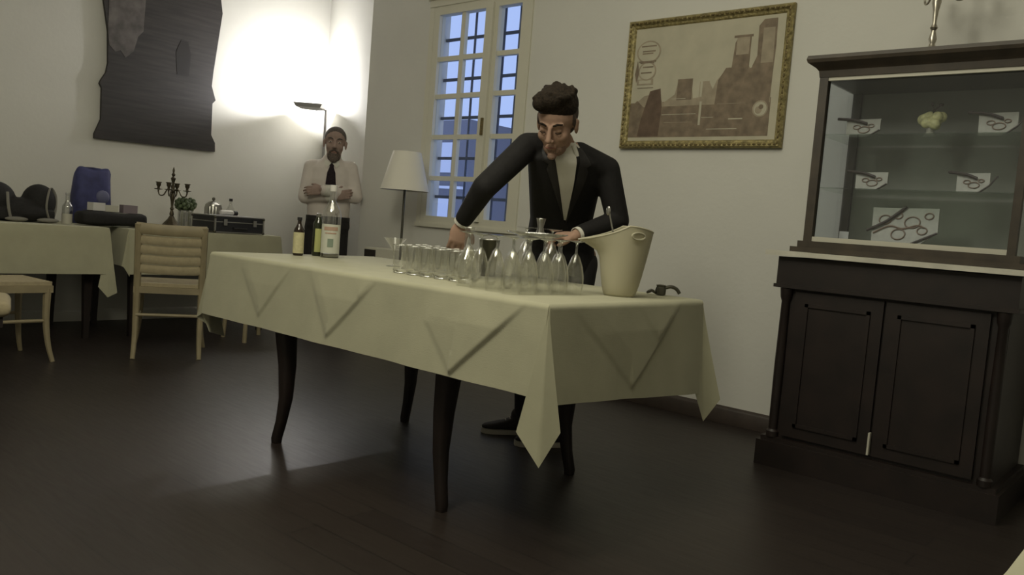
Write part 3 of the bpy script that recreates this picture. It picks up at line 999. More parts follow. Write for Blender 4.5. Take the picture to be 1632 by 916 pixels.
# ------------------------------------------------------------------ side tables along the left wall
def side_table(y0, y1, zt, label, clabel, cf, legs):
    t = thing('side_table', label, 'table', loc=(-6.15, (y0 + y1) / 2, 0), group='side tables along the left wall')
    obj('tabletop', wb(((-6.60, y0 + .01, zt - .04), (-5.77, y1 - .01, zt - .008))), M['dkwood'], t, world=True)
    obj('apron', wb(((-6.52, y0 + .07, zt - .15), (-5.84, y0 + .09, zt - .04)), ((-6.52, y1 - .09, zt - .15), (-5.84, y1 - .07, zt - .04)), ((-5.86, y0 + .07, zt - .15), (-5.84, y1 - .07, zt - .04)), ((-6.54, y0 + .07, zt - .15), (-6.52, y1 - .07, zt - .04))), M['dkwood'], t, world=True)
    for x in (-6.50, -5.86):
        for y in (y0 + .09, y1 - .09):
            bm = bmesh.new()
            rings(bm, [[V((x + a * r, y + b * r, z)) for a, b in ((1, 1), (-1, 1), (-1, -1), (1, -1))] for z, r in ((0, .018), (.05, .018), (zt - .15, .032), (zt - .04, .034))])
            obj('leg', bm, M['dkwood'], t, world=True)
    o = obj('tablecloth', cloth_mesh(-6.62, -5.75, y0, y1, zt, [.26, .315, .26, .12], cf, None, ds=.03, rows=10), M['cloth'], ang=50)
    tag(o, clabel, 'tablecloth', 'side tablecloths')
plain = lambda L=.30: [(V((.0, .0)), L)]
side_table(.75, 2.40, .772, 'dark side table under a white cloth at the far left of the room', 'white cloth on the left side table, with a long corner hanging beside the straw chair',
           {0: plain(), 1: [((.05, -.03), .36)], 2: [((.035, -.075), .40), ((.06, -.02), .47), ((.055, .045), .44), ((.02, .03), .30)], 3: plain(.2)}, None)
side_table(2.53, 3.74, .772, 'dark side table under a white cloth below the dark wall panel', 'white cloth on the side table carrying the bronze candelabrum and metal case',
           {0: plain(.2), 1: [((.04, .0), .33)], 2: [((.03, -.03), .34), ((.05, .05), .43), ((.0, .05), .33)], 3: plain(.2)}, None)

# ------------------------------------------------------------------ chairs
def make_chair(label, loc, rotz):
    t = thing('dining_chair', label, 'chair', loc=loc, rotz=rotz, group='pale ladder-back dining chairs')
    # local: faces +y, origin at centre of the seat on the floor
    w2, d2 = .188, .20
    for s in (-1, 1):
        bm = bmesh.new()
        pts = curve([(s * (w2 + .004), -d2 - .075, 0), (s * w2, -d2 - .035, .12), (s * w2, -d2 - .005, .30), (s * w2, -d2, .46), (s * w2, -d2 - .02, .62), (s * (w2 + .002), -d2 - .05, .835)], 4)
        tube(bm, pts, [.014 + .008 * min(1, p.z / .4) for p in pts], 8)
        obj('leg', bm, M['chair'], t)
        bm = bmesh.new()
        pts = curve([(s * (w2 + .03), d2 + .02, 0), (s * (w2 + .012), d2, .10), (s * w2, d2 - .012, .25), (s * w2, d2 - .01, .43)], 4)
        tube(bm, pts, [.013 + .010 * min(1, p.z / .4) for p in pts], 8)
        obj('leg', bm, M['chair'], t)
    obj('seat_frame', B(((-w2 - .02, -d2 - .015, .405), (w2 + .02, d2 + .015, .445))), M['chair'], t, bevel=.008)
    bm = B(((-w2 - .012, -d2 - .0, .446), (w2 + .012, d2 + .01, .468)))
    obj('seat', bm, M['pad'], t, bevel=.010)
    bm = bmesh.new()
    tube(bm, [(-w2, -d2 - .02, .27), (w2, -d2 - .02, .27)], .010, 8)
    obj('stretcher', bm, M['chair'], t)
    for s in (-1, 1):
        bm = bmesh.new()
        tube(bm, [(s * w2, -d2 - .02, .24), (s * w2, d2 - .01, .24)], .010, 8)
        obj('stretcher', bm, M['chair'], t)
    def slat(z0, z1, th, nm, m, ext=0.0):
        rs = []
        for k in range(9):
            s = k / 8 * 2 - 1
            x = s * (w2 + ext - .001)
            zc = (z0 + z1) / 2
            yb = -d2 - .02 - .03 * (zc - .62) / .215 - .018 * (1 - s * s)
            e = .006 * (1 - s * s)
            hh = (z1 - z0) / 2
            rs.append([V((x, yb + a * th, zc - e + b * hh)) for a, b in ((1, .6), (.5, 1), (-.5, 1), (-1, .6), (-1, -.6), (-.5, -1), (.5, -1), (1, -.6))])
        bm = bmesh.new(); rings(bm, rs)
        obj(nm, bm, m, t)
    slat(.775, .845, .016, 'top_rail', M['chair'], .016)
    for z in (.715, .655, .595, .535):
        slat(z - .002, z + .054, .013, 'back_slat', M['pad'])
    return t
ch = make_chair('pale wooden ladder-back chair seen from behind, in front of the metal case table', (-5.17, 2.56, 0), math.radians(90 - 30))
ch.rotation_euler[2] = math.radians(62)
c2 = dup(ch, (-5.30, 1.60, 0), math.radians(4), 'pale wooden chair cut off by the left edge of the picture, seen from the side', 'pale ladder-back dining chairs')
stl = thing('stool', 'low pale wooden stool mostly hidden behind the left end of the bar table', 'stool', loc=(-5.48, 3.36, 0))
obj('seat', B(((-.16, -.16, .40), (.16, .16, .44))), M['pad'], stl, bevel=.008)
for sx in (-1, 1):
    for sy in (-1, 1):
        bm = bmesh.new(); tube(bm, [(sx * .15, sy * .15, 0), (sx * .13, sy * .13, .40)], .016, 8)
        obj('leg', bm, M['chair'], stl)
bn = thing('upholstered_bench', 'cream cushioned bench at the left edge, only its rounded end showing before the pale chair', 'bench', loc=(-4.36 - .297 * .3, 1.375 - .955 * .3, 0), rotz=math.radians(72.7))
bm = bmesh.new()
rings(bm, [oring((x, 0, .436), V((0, 1, 0)), V((0, 0, 1)), .2 - e * .5, .046 - e * .7, 32, .5) for x, e in ((-.30, .045), (-.29, .02), (-.27, .004), (-.25, 0), (.25, 0), (.275, .004), (.292, .02), (.30, .045))])
obj('cushion', bm, M['pad'], bn, ang=60)
obj('frame', B(((-.27, -.17, .35), (.27, .17, .389))), M['dkwood'], bn)
for sx in (-.24, .22):
    for sy in (-.14, .14):
        obj('leg', B(((sx - .015, sy - .015, 0), (sx + .015, sy + .015, .35))), M['dkwood'], bn)

# near dining table at lower right, only a corner of its cloth in view
nt_ = thing('dining_table', 'near dining table just outside the lower right corner', 'table', loc=(.45, 1.0, 0))
obj('tabletop', wb(((-.09, .70, .72), (.9, 1.5, .762))), M['dkwood'], nt_, world=True)
for x in (-.05, .84):
    for y in (.74, 1.44):
        obj('leg', wb(((x - .025, y - .025, 0), (x + .025, y + .025, .72))), M['dkwood'], nt_, world=True, bevel=.004)
o = obj('tablecloth', cloth_mesh(-.106, .92, .685, 1.52, .772, [.25, .25, .25, .25], {0: plain(), 1: plain(), 2: plain(), 3: plain()}, None, ds=.03, rows=8), M['cloth'], ang=50)
tag(o, 'white cloth on the near table, a corner showing at the bottom right', 'tablecloth')
#PART2
# ------------------------------------------------------------------ glasses on the bar table
Z = TZ + .0008
def proto_tumbler():
    t = thing('tumbler', '', 'glass', group='clear tumblers on the bar table')
    bm = bmesh.new()
    rings(bm, [circ((0, 0, z), r, 24) for r, z in ((.0288, .0165), (.034, .112), (.0325, .1125), (.0272, .0175))], closed=True)
    obj('body', bm, M['glass'], t)
    bm = bmesh.new()
    lathe(bm, [(.022, .0), (.0272, .003), (.0282, .014), (.0270, .0165), (.012, .0145), (.0, .0142)], n=24)
    obj('thick_base', bm, M['baseglass'], t)
    bm = bmesh.new()
    tube(bm, circ((0, 0, .1125), .0333, 28), .0011, 6, True)
    obj('rim', bm, M['baseglass'], t)
    return t
def proto_wine(H=.19, rf=.033):
    t = thing('wine_glass', '', 'glass', group='upturned wine glasses on the bar table')
    k = H / .19
    bm = bmesh.new()
    o_ = [(.030, 0), (.0345, .035), (.0335, .065), (.026, .100), (.014, .132), (.006, .142)]
    i_ = [(.0045, .138), (.0125, .130), (.0248, .098), (.0322, .065), (.0332, .035), (.0288, 0)]
    rings(bm, [circ((0, 0, z * k), r * k, 24) for r, z in o_ + i_], closed=True)
    obj('bowl', bm, M['glass'], t)
    bm = bmesh.new()
    lathe(bm, [(.006, .140 * k), (.0042, .150 * k), (.0042, .176 * k), (.008, .182 * k)], n=14)
    obj('stem', bm, M['glass2'], t)
    bm = bmesh.new()
    lathe(bm, [(.007, .181 * k), (rf, .187 * k), (rf, .189 * k), (.002, .190 * k)], n=28)
    obj('foot', bm, M['glass2'], t)
    return t
tp = proto_tumbler()
rowsn = ['front', 'second', 'third', 'back']
ordn = ['leftmost', 'second from the left', 'third from the left', 'second from the right', 'rightmost']
first = True
for r in range(4):
    for c in range(5):
        x = -2.50 + .078 * c - .045 * r + random.uniform(-.003, .003)
        y = 2.185 + .082 * r + random.uniform(-.003, .003)
        if r == 3 and c == 3: continue
        lab = 'clear tumbler in the %s row of the tumblers, %s' % (rowsn[r], ordn[c])
        if first:
            tp.location = (x, y, Z); tp['label'] = lab; first = False
        else:
            dup(tp, (x, y, Z), random.uniform(0, 3), lab)
wp = proto_wine()
first = True
wn_ = ['nearest the table corner', 'second from the table corner', 'third from the table corner', 'fourth from the table corner', 'nearest the ice bucket']
for r in range(3):
    for c in range(5):
        if r == 2 and c > 3: continue
        x = -1.775 - .085 * r + .008 * c + random.uniform(-.002, .002)
        y = 2.035 + .074 * c + .012 * r + random.uniform(-.002, .002)
        lab = 'upturned wine glass, %s row from the table end, %s' % (['first', 'second', 'third'][r], wn_[c] if not (r == 2 and c == 3) else 'farthest of its row')
        if first:
            wp.location = (x, y, Z); wp['label'] = lab; first = False
        else:
            dup(wp, (x, y, Z), 0, lab)
bigp = proto_wine(.225, .040)
bigp['label'] = 'tall upturned wine glass in front of the barman\'s jacket, left one of the tall pair'
bigp.location = (-2.17, 2.56, Z)
dup(bigp, (-2.10, 2.64, Z), 0, 'tall upturned wine glass below the barman\'s left hand, right one of the tall pair')
bln = dup(bigp, (-2.02, 2.075, Z), 0, 'large upturned glass just right of the carafe')
bln.scale = (.95, .95, .86)
pt = thing('glass_plate', 'wide shallow clear glass plate resting on the upturned wine glasses', 'plate', loc=(-1.845, 2.235, Z + .1895))
bm = bmesh.new()
rings(bm, [circ((0, 0, z), r, 36) for r, z in ((.055, .0005), (.06, .0015), (.105, .014), (.108, .016), (.100, .0155), (.058, .0045), (.03, .004))], caps=True)
obj('dish', bm, M['glass2'], pt)
bm = bmesh.new()
tube(bm, circ((0, 0, .0155), .106, 36), .0022, 6, True)
obj('rim', bm, M['glass2'], pt)
# carafe
cf = thing('carafe', 'round-bellied clear glass carafe with a long neck, between the tumblers and wine glasses', 'carafe', loc=(-2.105, 2.16, Z))
bm = bmesh.new()
pr = [(.030, 0), (.043, .012), (.050, .045), (.046, .075), (.032, .102), (.020, .120), (.0165, .135), (.0165, .195), (.020, .205)]
rings(bm, [circ((0, 0, z), r, 28) for r, z in pr] + [circ((0, 0, z + .001), r - .002, 28) for r, z in pr[::-1][:-1]] + [circ((0, 0, .004), .028, 28)], caps=True)
obj('body', bm, M['glass'], cf)
bm = bmesh.new(); tube(bm, circ((0, 0, .205), .0195, 24), .002, 6, True)
obj('lip', bm, M['glass2'], cf)
# martini glass at the left end
mg = thing('martini_glass', 'cone-shaped martini glass at the left end of the glasses', 'glass', loc=(-2.83, 2.43, Z))
bm = bmesh.new()
rings(bm, [circ((0, 0, z), r, 28) for r, z in ((.004, .068), (.052, .128), (.0505, .1282), (.0025, .071))], closed=True)
obj('bowl', bm, M['glass'], mg)
bm = bmesh.new(); lathe(bm, [(.004, .069), (.003, .06), (.003, .012), (.008, .005)], n=12)
obj('stem', bm, M['glass2'], mg)
bm = bmesh.new(); lathe(bm, [(.034, 0), (.034, .002), (.008, .006)], n=28)
obj('foot', bm, M['glass2'], mg)
# shaker tin behind
sh = thing('shaker_tin', 'dull metal shaker tin standing behind the carafe', 'shaker', loc=(-2.41, 2.60, Z))
bm = bmesh.new()
pr = [(.030, 0), (.033, .004), (.044, .155), (.045, .157)]
rings(bm, [circ((0, 0, z), r, 28) for r, z in pr] + [circ((0, 0, .157), .043, 28), circ((0, 0, .006), .031, 28)])
obj('cup', bm, M['dksteel'], sh)
bm = bmesh.new(); tube(bm, circ((0, 0, .157), .044, 28), .002, 6, True)
obj('rim', bm, M['steel'], sh)

# ------------------------------------------------------------------ ice bucket
ib = thing('ice_bucket', 'big frosted champagne bucket with a flared spout, right of the upturned wine glasses', 'ice bucket', loc=(-1.675, 2.525, Z))
ul_ = V((-.75, -.66, 0)); uf_ = V((.66, -.75, 0))
def bring(h, grow=0.0, n=56):
    # h 0..1 ; base small, rim wide with a spout to one side
    out = []
    r = .054 + .046 * h ** .62 + grow
    for k in range(n):
        a = 2 * PI * k / n
        c = math.cos(a)
        sp = (max(0, c) ** 1.6) * .072 * (max(0, h - .70) / .30) ** 1.3
        zz = .255 * h
        if h > .45:
            q = (h - .45) / .55
            zz += q * (-.060 * max(0, c) - .016 * max(0, -c) ** 2)
        p = ul_ * ((r + sp) * c) + uf_ * (r * .95 * math.sin(a))
        p -= ul_ * (.006 * h)
        out.append(p + V((0, 0, zz)))
    return out
hs = [0, .03, .15, .3, .45, .6, .75, .88, .96, 1.0]
bm = bmesh.new()
rs = [bring(h) for h in hs] + [bring(1.0, -.004)] + [[p + V((0, 0, .004 if h < .05 else 0)) for p in bring(h, -.0045)] for h in hs[::-1][1:]]
rings(bm, rs)
obj('body', bm, M['frost'], ib, ang=60)
bm = bmesh.new(); tube(bm, bring(1.0, -.002), .0032, 8, True)
obj('rim', bm, M['frost'], ib)
bm = bmesh.new()
# raised oval hand-hold on the camera side, near the rim
cc = uf_ * .088 - ul_ * .040 + V((0, 0, .222))
hx = (-ul_ * .9 - uf_ * .43).normalized()
hole = [cc + hx * (.028 * math.cos(2 * PI * k / 24)) + V((0, 0, .012 * math.sin(2 * PI * k / 24))) for k in range(24)]
tube(bm, hole, .0035, 6, True)
obj('hand_hold', bm, M['frost'], ib)
tg = thing('bar_spoon', 'steel bar spoon standing in the frosted ice bucket', 'spoon', loc=(-1.66, 2.54, Z + .008))
bm = bmesh.new()
tube(bm, [(.0, .0, .0), (-.075, -.035, .292)], [.003, .003], 8)
obj('handle', bm, M['steel'], tg)
bm = bmesh.new()
ell(bm, (-.079, -.037, .300), (.010, .005, .017), seg=12, rin=8)
obj('bowl', bm, M['steel'], tg)

# dark bar tool to the right of the bucket
bt = thing('bar_tool', 'dark metal bar tool with a curved lever lying right of the ice bucket', 'bar tool', loc=(-1.665, 2.80, Z))
bm = bmesh.new()
ua = V((.75, .66, 0))
def tr(p): return ua * p[0] + V((-.66, .75, 0)) * p[1] + V((0, 0, p[2]))
lathe(bm, [(.012, .001), (.020, .003), (.021, .022), (.017, .034), (.019, .040), (.010, .042)], n=18)
obj('body', bm, M['dksteel'], bt)
bm = bmesh.new()
tube(bm, curve([tr((.015, 0, .030)), tr((.040, 0, .036)), tr((.062, 0, .028)), tr((.075, 0, .012))]), [.007] * 19, 8)
obj('lever', bm, M['dksteel'], bt)
bm = bmesh.new()
tube(bm, [tr((-.035 + .016 * math.cos(k * PI / 8), .012 * math.sin(k * PI / 8), .008 + .010 * (1 - abs(math.cos(k * PI / 8))))) for k in range(16)], .005, 8, True)
tube(bm, [tr((-.02, 0, .014)), tr((-.006, 0, .020))], .006, 8)
obj('ring_handle', bm, M['dksteel'], bt)

# ------------------------------------------------------------------ bottles
def wrap(r, z0, z1, a0, a1, m, parent, n=16, nm='label'):
    bm = bmesh.new()
    o_ = []
    for k in range(n + 1):
        a = a0 + (a1 - a0) * k / n
        c, s_ = math.cos(a), math.sin(a)
        o_.append([V((c * q, s_ * q, z)) for q, z in ((r, z0), (r + .0008, z0), (r + .0008, z1), (r, z1))])
    rings(bm, o_)
    return obj(nm, bm, m, parent)
def bottle(name, label, loc, H, r, m, caps, lab, sh=.62, nr=.013, cat='bottle', group=None, parts=()):
    t = thing(name, label, cat, loc=loc, group=group)
    bm = bmesh.new()
    lathe(bm, [(r * .85, .0), (r, .006), (r, H * (sh - .08)), (r * .93, H * (sh - .02)), (r * .6, H * (sh + .06)), (nr * 1.15, H * (sh + .12)), (nr, H * (sh + .16)), (nr, H * .93)], n=28)
    obj('body', bm, m, t)
    bm = bmesh.new()
    lathe(bm, [(nr + .002, H * .915), (nr + .0025, H * .93), (nr + .0025, H * .995), (nr, H)], n=18)
    obj('cap', bm, caps, t)
    a = math.atan2(-loc[1], -loc[0])
    for (z0, z1, half, lm, nm) in lab:
        wrap(r + .0004 + .0009 * (nm != 'label'), z0, z1, a - half, a + half, lm, t, nm=nm)
    return t
bottle('bitters_bottle', 'small dark brown bottle with a cream label at the left end of the bar table', (-3.385, 2.30, Z), .185, .0255, M['brownglass'], M['dark'], [(.012, .112, 1.3, M['label'], 'label')], .70, .009)
bottle('green_bottle', 'slim dark green bottle with a yellow-green label behind the small brown bottle', (-3.40, 2.42, Z), .21, .026, M['greenglass'], M['steel'], [(.02, .135, .55, M['label2'], 'label')], .80, .010)
b3 = bottle('vermouth_bottle', 'tall clear bottle with a large white label and white cap on the bar table', (-3.31, 2.43, Z), .352, .0455, M['glass2'], M['white'], [(.022, .162, 1.25, M['label3'], 'label'), (.132, .150, .75, M['labelred'], 'red_print'), (.116, .122, .6, M['labelred'], 'red_print'), (.052, .092, .30, M['labelgrn'], 'green_print')], .66, .0145)
bm = bmesh.new(); lathe(bm, [(.042, .002), (.0445, .006), (.0445, .020), (.040, .021)], n=28)
obj('thick_base', bm, M['dksteel'], b3, label='base of the bottle, coloured dark for its refraction')  # dark refraction in the clear base, put into the colour of this ring

# ------------------------------------------------------------------ things on the side tables
ZS = .7728
bp_ = thing('backpack', 'black backpack with pale straps at the left end of the side table', 'bag', loc=(-6.1, 2.0, ZS))
bm = bmesh.new()
ell(bm, (.0, -.19, .135), (.11, .12, .120)); ell(bm, (.0, .07, .135), (.11, .105, .122)); ell(bm, (0, -.06, .075), (.12, .2, .085)); ell(bm, (.03, .0, .06), (.11, .13, .06))
box(bm, (-.10, -.27, .010), (.11, .14, .08))
me = fuse(bm, .008, 5)
finish('body', me, M['black'], bp_, False, 80)
M['strap'] = mat('grey_webbing', (0.20, 0.19, 0.165), 0.8)
for P_ in ([(.115, .10, .02), (.13, .075, .10), (.11, .09, .19), (.04, .13, .235), (.03, .165, .18), (.06, .155, .08), (.1, .12, .01)], [(.118, -.13, .01), (.125, -.15, .10), (.10, -.15, .19)]):
    bm = bmesh.new(); tube(bm, curve(P_), .009, 8, flat=.4)
    obj('strap', bm, M['strap'], bp_)
for y in (-.10, .09):
    bm = bmesh.new(); ell(bm, (.125, y, .018), (.022, .07, .016), seg=14, rin=8)
    obj('side_pocket', bm, M['strap'], bp_, label='pale folded flap at the bottom')
bottle('water_bottle', 'clear glass bottle standing between the backpack and the long black bag', (-6.05, 2.235, ZS), .215, .034, M['glass2'], M['glass2'], [(.0, .07, 1.2, M['strip'], 'label')], .6, .014)
bb = thing('blue_bag', 'upright blue nylon bag behind the long black bag', 'bag', loc=(-6.33, 2.50, ZS))
bm = bmesh.new()
rs = []
for z, wy, wx, oy in ((0, .12, .07, 0), (.03, .135, .085, 0), (.2, .13, .08, -.004), (.33, .122, .06, .0), (.375, .125, .035, .004), (.395, .120, .015, .006)):
    rs.append([V((math.copysign(abs(math.cos(2 * PI * k / 24)) ** .55, math.cos(2 * PI * k / 24)) * wx, oy + math.copysign(abs(math.sin(2 * PI * k / 24)) ** .55, math.sin(2 * PI * k / 24)) * wy, z + (.018 * math.sin(5 * k / 24 * PI) if z > .37 else 0))) for k in range(24)])
rings(bm, rs)
obj('body', bm, M['blue'], bb, ang=60)
bm = bmesh.new(); ell(bm, (.075, .05, .20), (.02, .05, .05), seg=14, rin=10)
obj('mesh_pocket', bm, mat('pale_blue_mesh', (.12, .125, .22), .6), bb, label='paler blue net pocket')
lb2 = thing('equipment_bag', 'long low black fabric bag lying in front of the blue bag', 'bag', loc=(-5.98, 2.51, ZS))
bm = bmesh.new()
rs = []
for y, sx, sz in ((-.23, .07, .035), (-.215, .09, .045), (-.10, .095, .052), (.02, .095, .046), (.10, .09, .044), (.19, .09, .050), (.215, .07, .042)):
    rs.append([V((math.copysign(abs(math.cos(2 * PI * k / 24)) ** .6, math.cos(2 * PI * k / 24)) * sx, y, .052 + math.copysign(abs(math.sin(2 * PI * k / 24)) ** .6, math.sin(2 * PI * k / 24)) * sz)) for k in range(24)])
rings(bm, rs)
obj('body', bm, M['black'], lb2, ang=60)
bm = bmesh.new(); tube(bm, [(0, -.20, .104), (.0, .19, .100)], .003, 6)
obj('zip', bm, M['dksteel'], lb2)
def packet(label, x, y, z, sx, sy, sz, m, rz=0):
    o = obj('carton', B(((-sx / 2, -sy / 2, 0), (sx / 2, sy / 2, sz))), m, bevel=.004)
    o.location = (x, y, z); o.rotation_euler = (0, 0, rz)
    tag(o, label, 'packet', 'packets on the long black bag')
packet('crumpled white packet on the long black bag, left', -5.985, 2.40, ZS + .1065, .07, .09, .055, M['white'], .2)
packet('white packet in the middle of the long black bag', -6.00, 2.505, ZS + .1035, .06, .085, .045, M['strip'], -.15)
packet('lilac-brown carton on the long black bag, right', -5.99, 2.625, ZS + .1005, .07, .10, .058, M['lilac'], .0)

for k, (x, y) in enumerate(((-6.16, 3.11), (-6.30, 3.24))):
    t = thing('topiary_glass', ['round green plant ball in a clear glass just right of the bronze candelabrum', 'round green plant ball in a clear glass beside the metal case'][k], 'plant', loc=(x, y, ZS), group='green plant balls in glasses')
    bm = bmesh.new()
    rings(bm, [circ((0, 0, z), r, 20) for r, z in ((.030, 0), (.032, .15), (.0305, .15), (.0285, .003))])
    obj('vase', bm, M['glass2'], t)
    bm = bmesh.new()
    for q in range(26):
        a = q * 2.4; zz = 1 - 2 * (q + .5) / 26; rr = math.sqrt(1 - zz * zz)
        ell(bm, (math.cos(a) * rr * .044, math.sin(a) * rr * .044, .195 + zz * .042), .017, seg=8, rin=6)
    obj('foliage', bm, M['green'], t)
    bm = bmesh.new(); tube(bm, [(0, 0, .02), (0, 0, .17)], .004, 6)
    obj('stem', bm, M['green'], t)
sp = thing('lidded_pot', 'ribbed steel pot with a domed lid behind the metal case', 'pot', loc=(-6.40, 3.50, ZS))
sp.scale = (1.15, 1.15, 1.35)
bm = bmesh.new(); 
rs = []
for r, z in ((.052, 0), (.058, .01), (.058, .135), (.054, .145)):
    rs.append([V(((r + (.003 if k % 2 else 0)) * math.cos(2 * PI * k / 48), (r + (.003 if k % 2 else 0)) * math.sin(2 * PI * k / 48), z)) for k in range(48)])
rings(bm, rs)
obj('body', bm, M['steel'], sp)
bm = bmesh.new(); lathe(bm, [(.057, .145), (.055, .155), (.03, .172), (.008, .178)], n=28)
obj('lid', bm, M['steel'], sp)
bm = bmesh.new(); lathe(bm, [(.005, .178), (.012, .186), (.010, .196), (.002, .200)], n=14)
obj('knob', bm, M['dksteel'], sp)
bottle('dropper_bottle', 'clear bottle with a black cap standing behind the metal case', (-6.38, 3.645, ZS), .27, .038, M['glass2'], M['dark'], [], .68, .012)

cs = thing('flight_case', 'black metal-edged flight case with a grey lid on the side table', 'case', loc=(-5.95, 3.39, ZS))
cx0, cx1, cy0, cy1, czl, czh = -.18, .165, -.205, .205, .0, .132
obj('body', B(((cx0, cy0, .004), (cx1, cy1, .080))), M['casepanel'], cs, bevel=.003)
ld = obj('lid', B(((cx0, cy0, .088), (cx1, cy1, czh - .002))), M['casepanel'], cs, bevel=.003)
obj('lid_panel', B(((cx0 + .012, cy0 + .012, czh - .001), (cx1 - .012, cy1 - .012, czh + .001))), M['caselid'], ld, label='pale grey top panel')
bm = bmesh.new()
e = .006
for x in (cx0, cx1):
    for y in (cy0, cy1):
        box(bm, (x - e, y - e, .004), (x + e, y + e, czh))
for z in (.004, .082, czh - .006):
    for x in (cx0, cx1):
        box(bm, (x - e * .8, cy0, z), (x + e * .8, cy1, z + .007))
    for y in (cy0, cy1):
        box(bm, (cx0, y - e * .8, z), (cx1, y + e * .8, z + .007))
obj('metal_edging', bm, M['steel'], cs, label='bright metal edging')
for x in (cx0, cx1):
    for y in (cy0, cy1):
        for z in (.012, czh - .012):
            bm = bmesh.new()
            ell(bm, (x, y, z), .012, seg=12, rin=8)
            obj('corner_guard', bm, M['dksteel'], cs)
for y in (-.125, .125):
    obj('latch', B(((cx1 + .004, y - .014, .060), (cx1 + .013, y + .014, .108))), M['steel'], cs, bevel=.002)
bm = bmesh.new(); tube(bm, curve([(cx1 + .005, -.05, .045), (cx1 + .022, -.045, .04), (cx1 + .022, .045, .04), (cx1 + .005, .05, .045)]), .005, 8)
obj('handle', bm, M['dark'], cs)
sq = thing('squeeze_bottle', 'white plastic bottle with a black cap lying on the flight case', 'bottle', loc=(-5.98, 3.42, ZS + .1335))
bm = bmesh.new()
rings(bm, [circ((0, y, .021), r, 18, ay=V((0, 0, 1))) for y, r in ((-.09, .015), (-.085, .020), (.01, .020), (.025, .012))])
obj('body', bm, M['white'], sq)
bm = bmesh.new()
rings(bm, [circ((0, y, .021), r, 16, ay=V((0, 0, 1))) for y, r in ((.024, .015), (.027, .018), (.055, .018), (.058, .014))])
obj('cap', bm, M['dark'], sq)

# ------------------------------------------------------------------ people
def axes_from(F):
    F = V(F).normalized()
    X = V((-F.y, F.x, 0)).normalized() * -1      # subject's left when facing F ... fixed below
    X = V((0, 0, 1)).cross(F).normalized()       # points to the subject's left
    Zu = F.cross(X) * -1
    Zu = X.cross(F) * -1 if X.cross(F).z < 0 else X.cross(F)
    return X, F, Zu

def roll_axes(A, ang):
    X, F, U = A
    q = Matrix.Rotation(ang, 3, F)
    return q @ X, F, q @ U

def head_prims(bm, O, A, s, young=True):
    X, F, U = A
    P = lambda x, y, z: O + X * (x * s) + F * (y * s) + U * (z * s)
    def E(c, r): ell(bm, P(*c), [k * s for k in r], (X, F, U), seg=20, rin=14)
    def C(a, ra, b, rb): cone(bm, P(*a), ra * s, P(*b), rb * s, 12)
    E((0, -.012, .035), (.073, .092, .081))
    E((0, .026, -.018), (.060, .060, .082))
    E((0, .032, -.070), (.046, .045, .040) if young else (.050, .047, .042))
    E((0, .072, -.098), (.019, .018, .016))
    C((0, .086, .018), .008, (0, .110, -.024), .0115)
    for q in (-1, 1):
        E((q * .011, .099, -.029), (.0085, .010, .007))
        C((q * .012, .083, .026), .0065, (q * .046, .068, .026), .0065)
        E((q * .036, .056, -.022), (.024, .024, .026))
        E((q * .076, -.006, -.004), (.008, .018, .031))
        E((q * .080, -.012, .010), (.006, .012, .014))
        E((q * .031, .072, .007), (.014, .012, .011))
    C((-.019, .085, -.057), .005, (.019, .085, -.057), .005)
    C((-.014, .084, -.067), .006, (.014, .084, -.067), .006)
    return P

def face_parts(parent, O, A, s, skin, young=True):
    X, F, U = A
    P = lambda x, y, z: O + X * (x * s) + F * (y * s) + U * (z * s)
    def blob(nm, items, m, label=None):
        bm = bmesh.new()
        for c, r in items:
            ell(bm, P(*c), [k * s for k in r], (X, F, U), seg=14, rin=10)
        return obj(nm, bm, m, parent, world=True, ang=80, label=label)
    for q in (-1, 1):
        bm = bmesh.new()
        tube(bm, [P(q * .014, .0905, .029), P(q * .030, .088, .035), P(q * .048, .074, .031)], [.0035 * s, .0045 * s, .003 * s], 8)
        obj('eyebrow', bm, M['hair'] if young else M['greyhair'], parent, world=True)
        if not young:
            e = blob('eye', [((q * .031, .0785, .007), (.0105, .0085, .0045))], M['eye'])
            bm = bmesh.new()
            ell(bm, P(q * .031, .0850, .007), [.0042 * s, .003 * s, .0042 * s], (X, F, U), seg=10, rin=8)
            obj('iris', bm, M['dark'], e, world=False)
            e.children[0].data.transform(Matrix.Translation(-V(parent.location)))
        else:
            bm = bmesh.new()
            tube(bm, [P(q * .020, .0835, .000), P(q * .031, .086, -.0035), P(q * .043, .079, .000)], .0018 * s, 6)
            obj('eyelash', bm, M['hair'], parent, world=True)
    bm = bmesh.new()
    tube(bm, curve([P(-.021, .0850, -.062), P(-.010, .0895, -.0605), P(0, .091, -.062), P(.010, .0895, -.0605), P(.021, .0850, -.062)], 3), .0032 * s, 8)
    obj('lips', bm, M['lip'], parent, world=True)

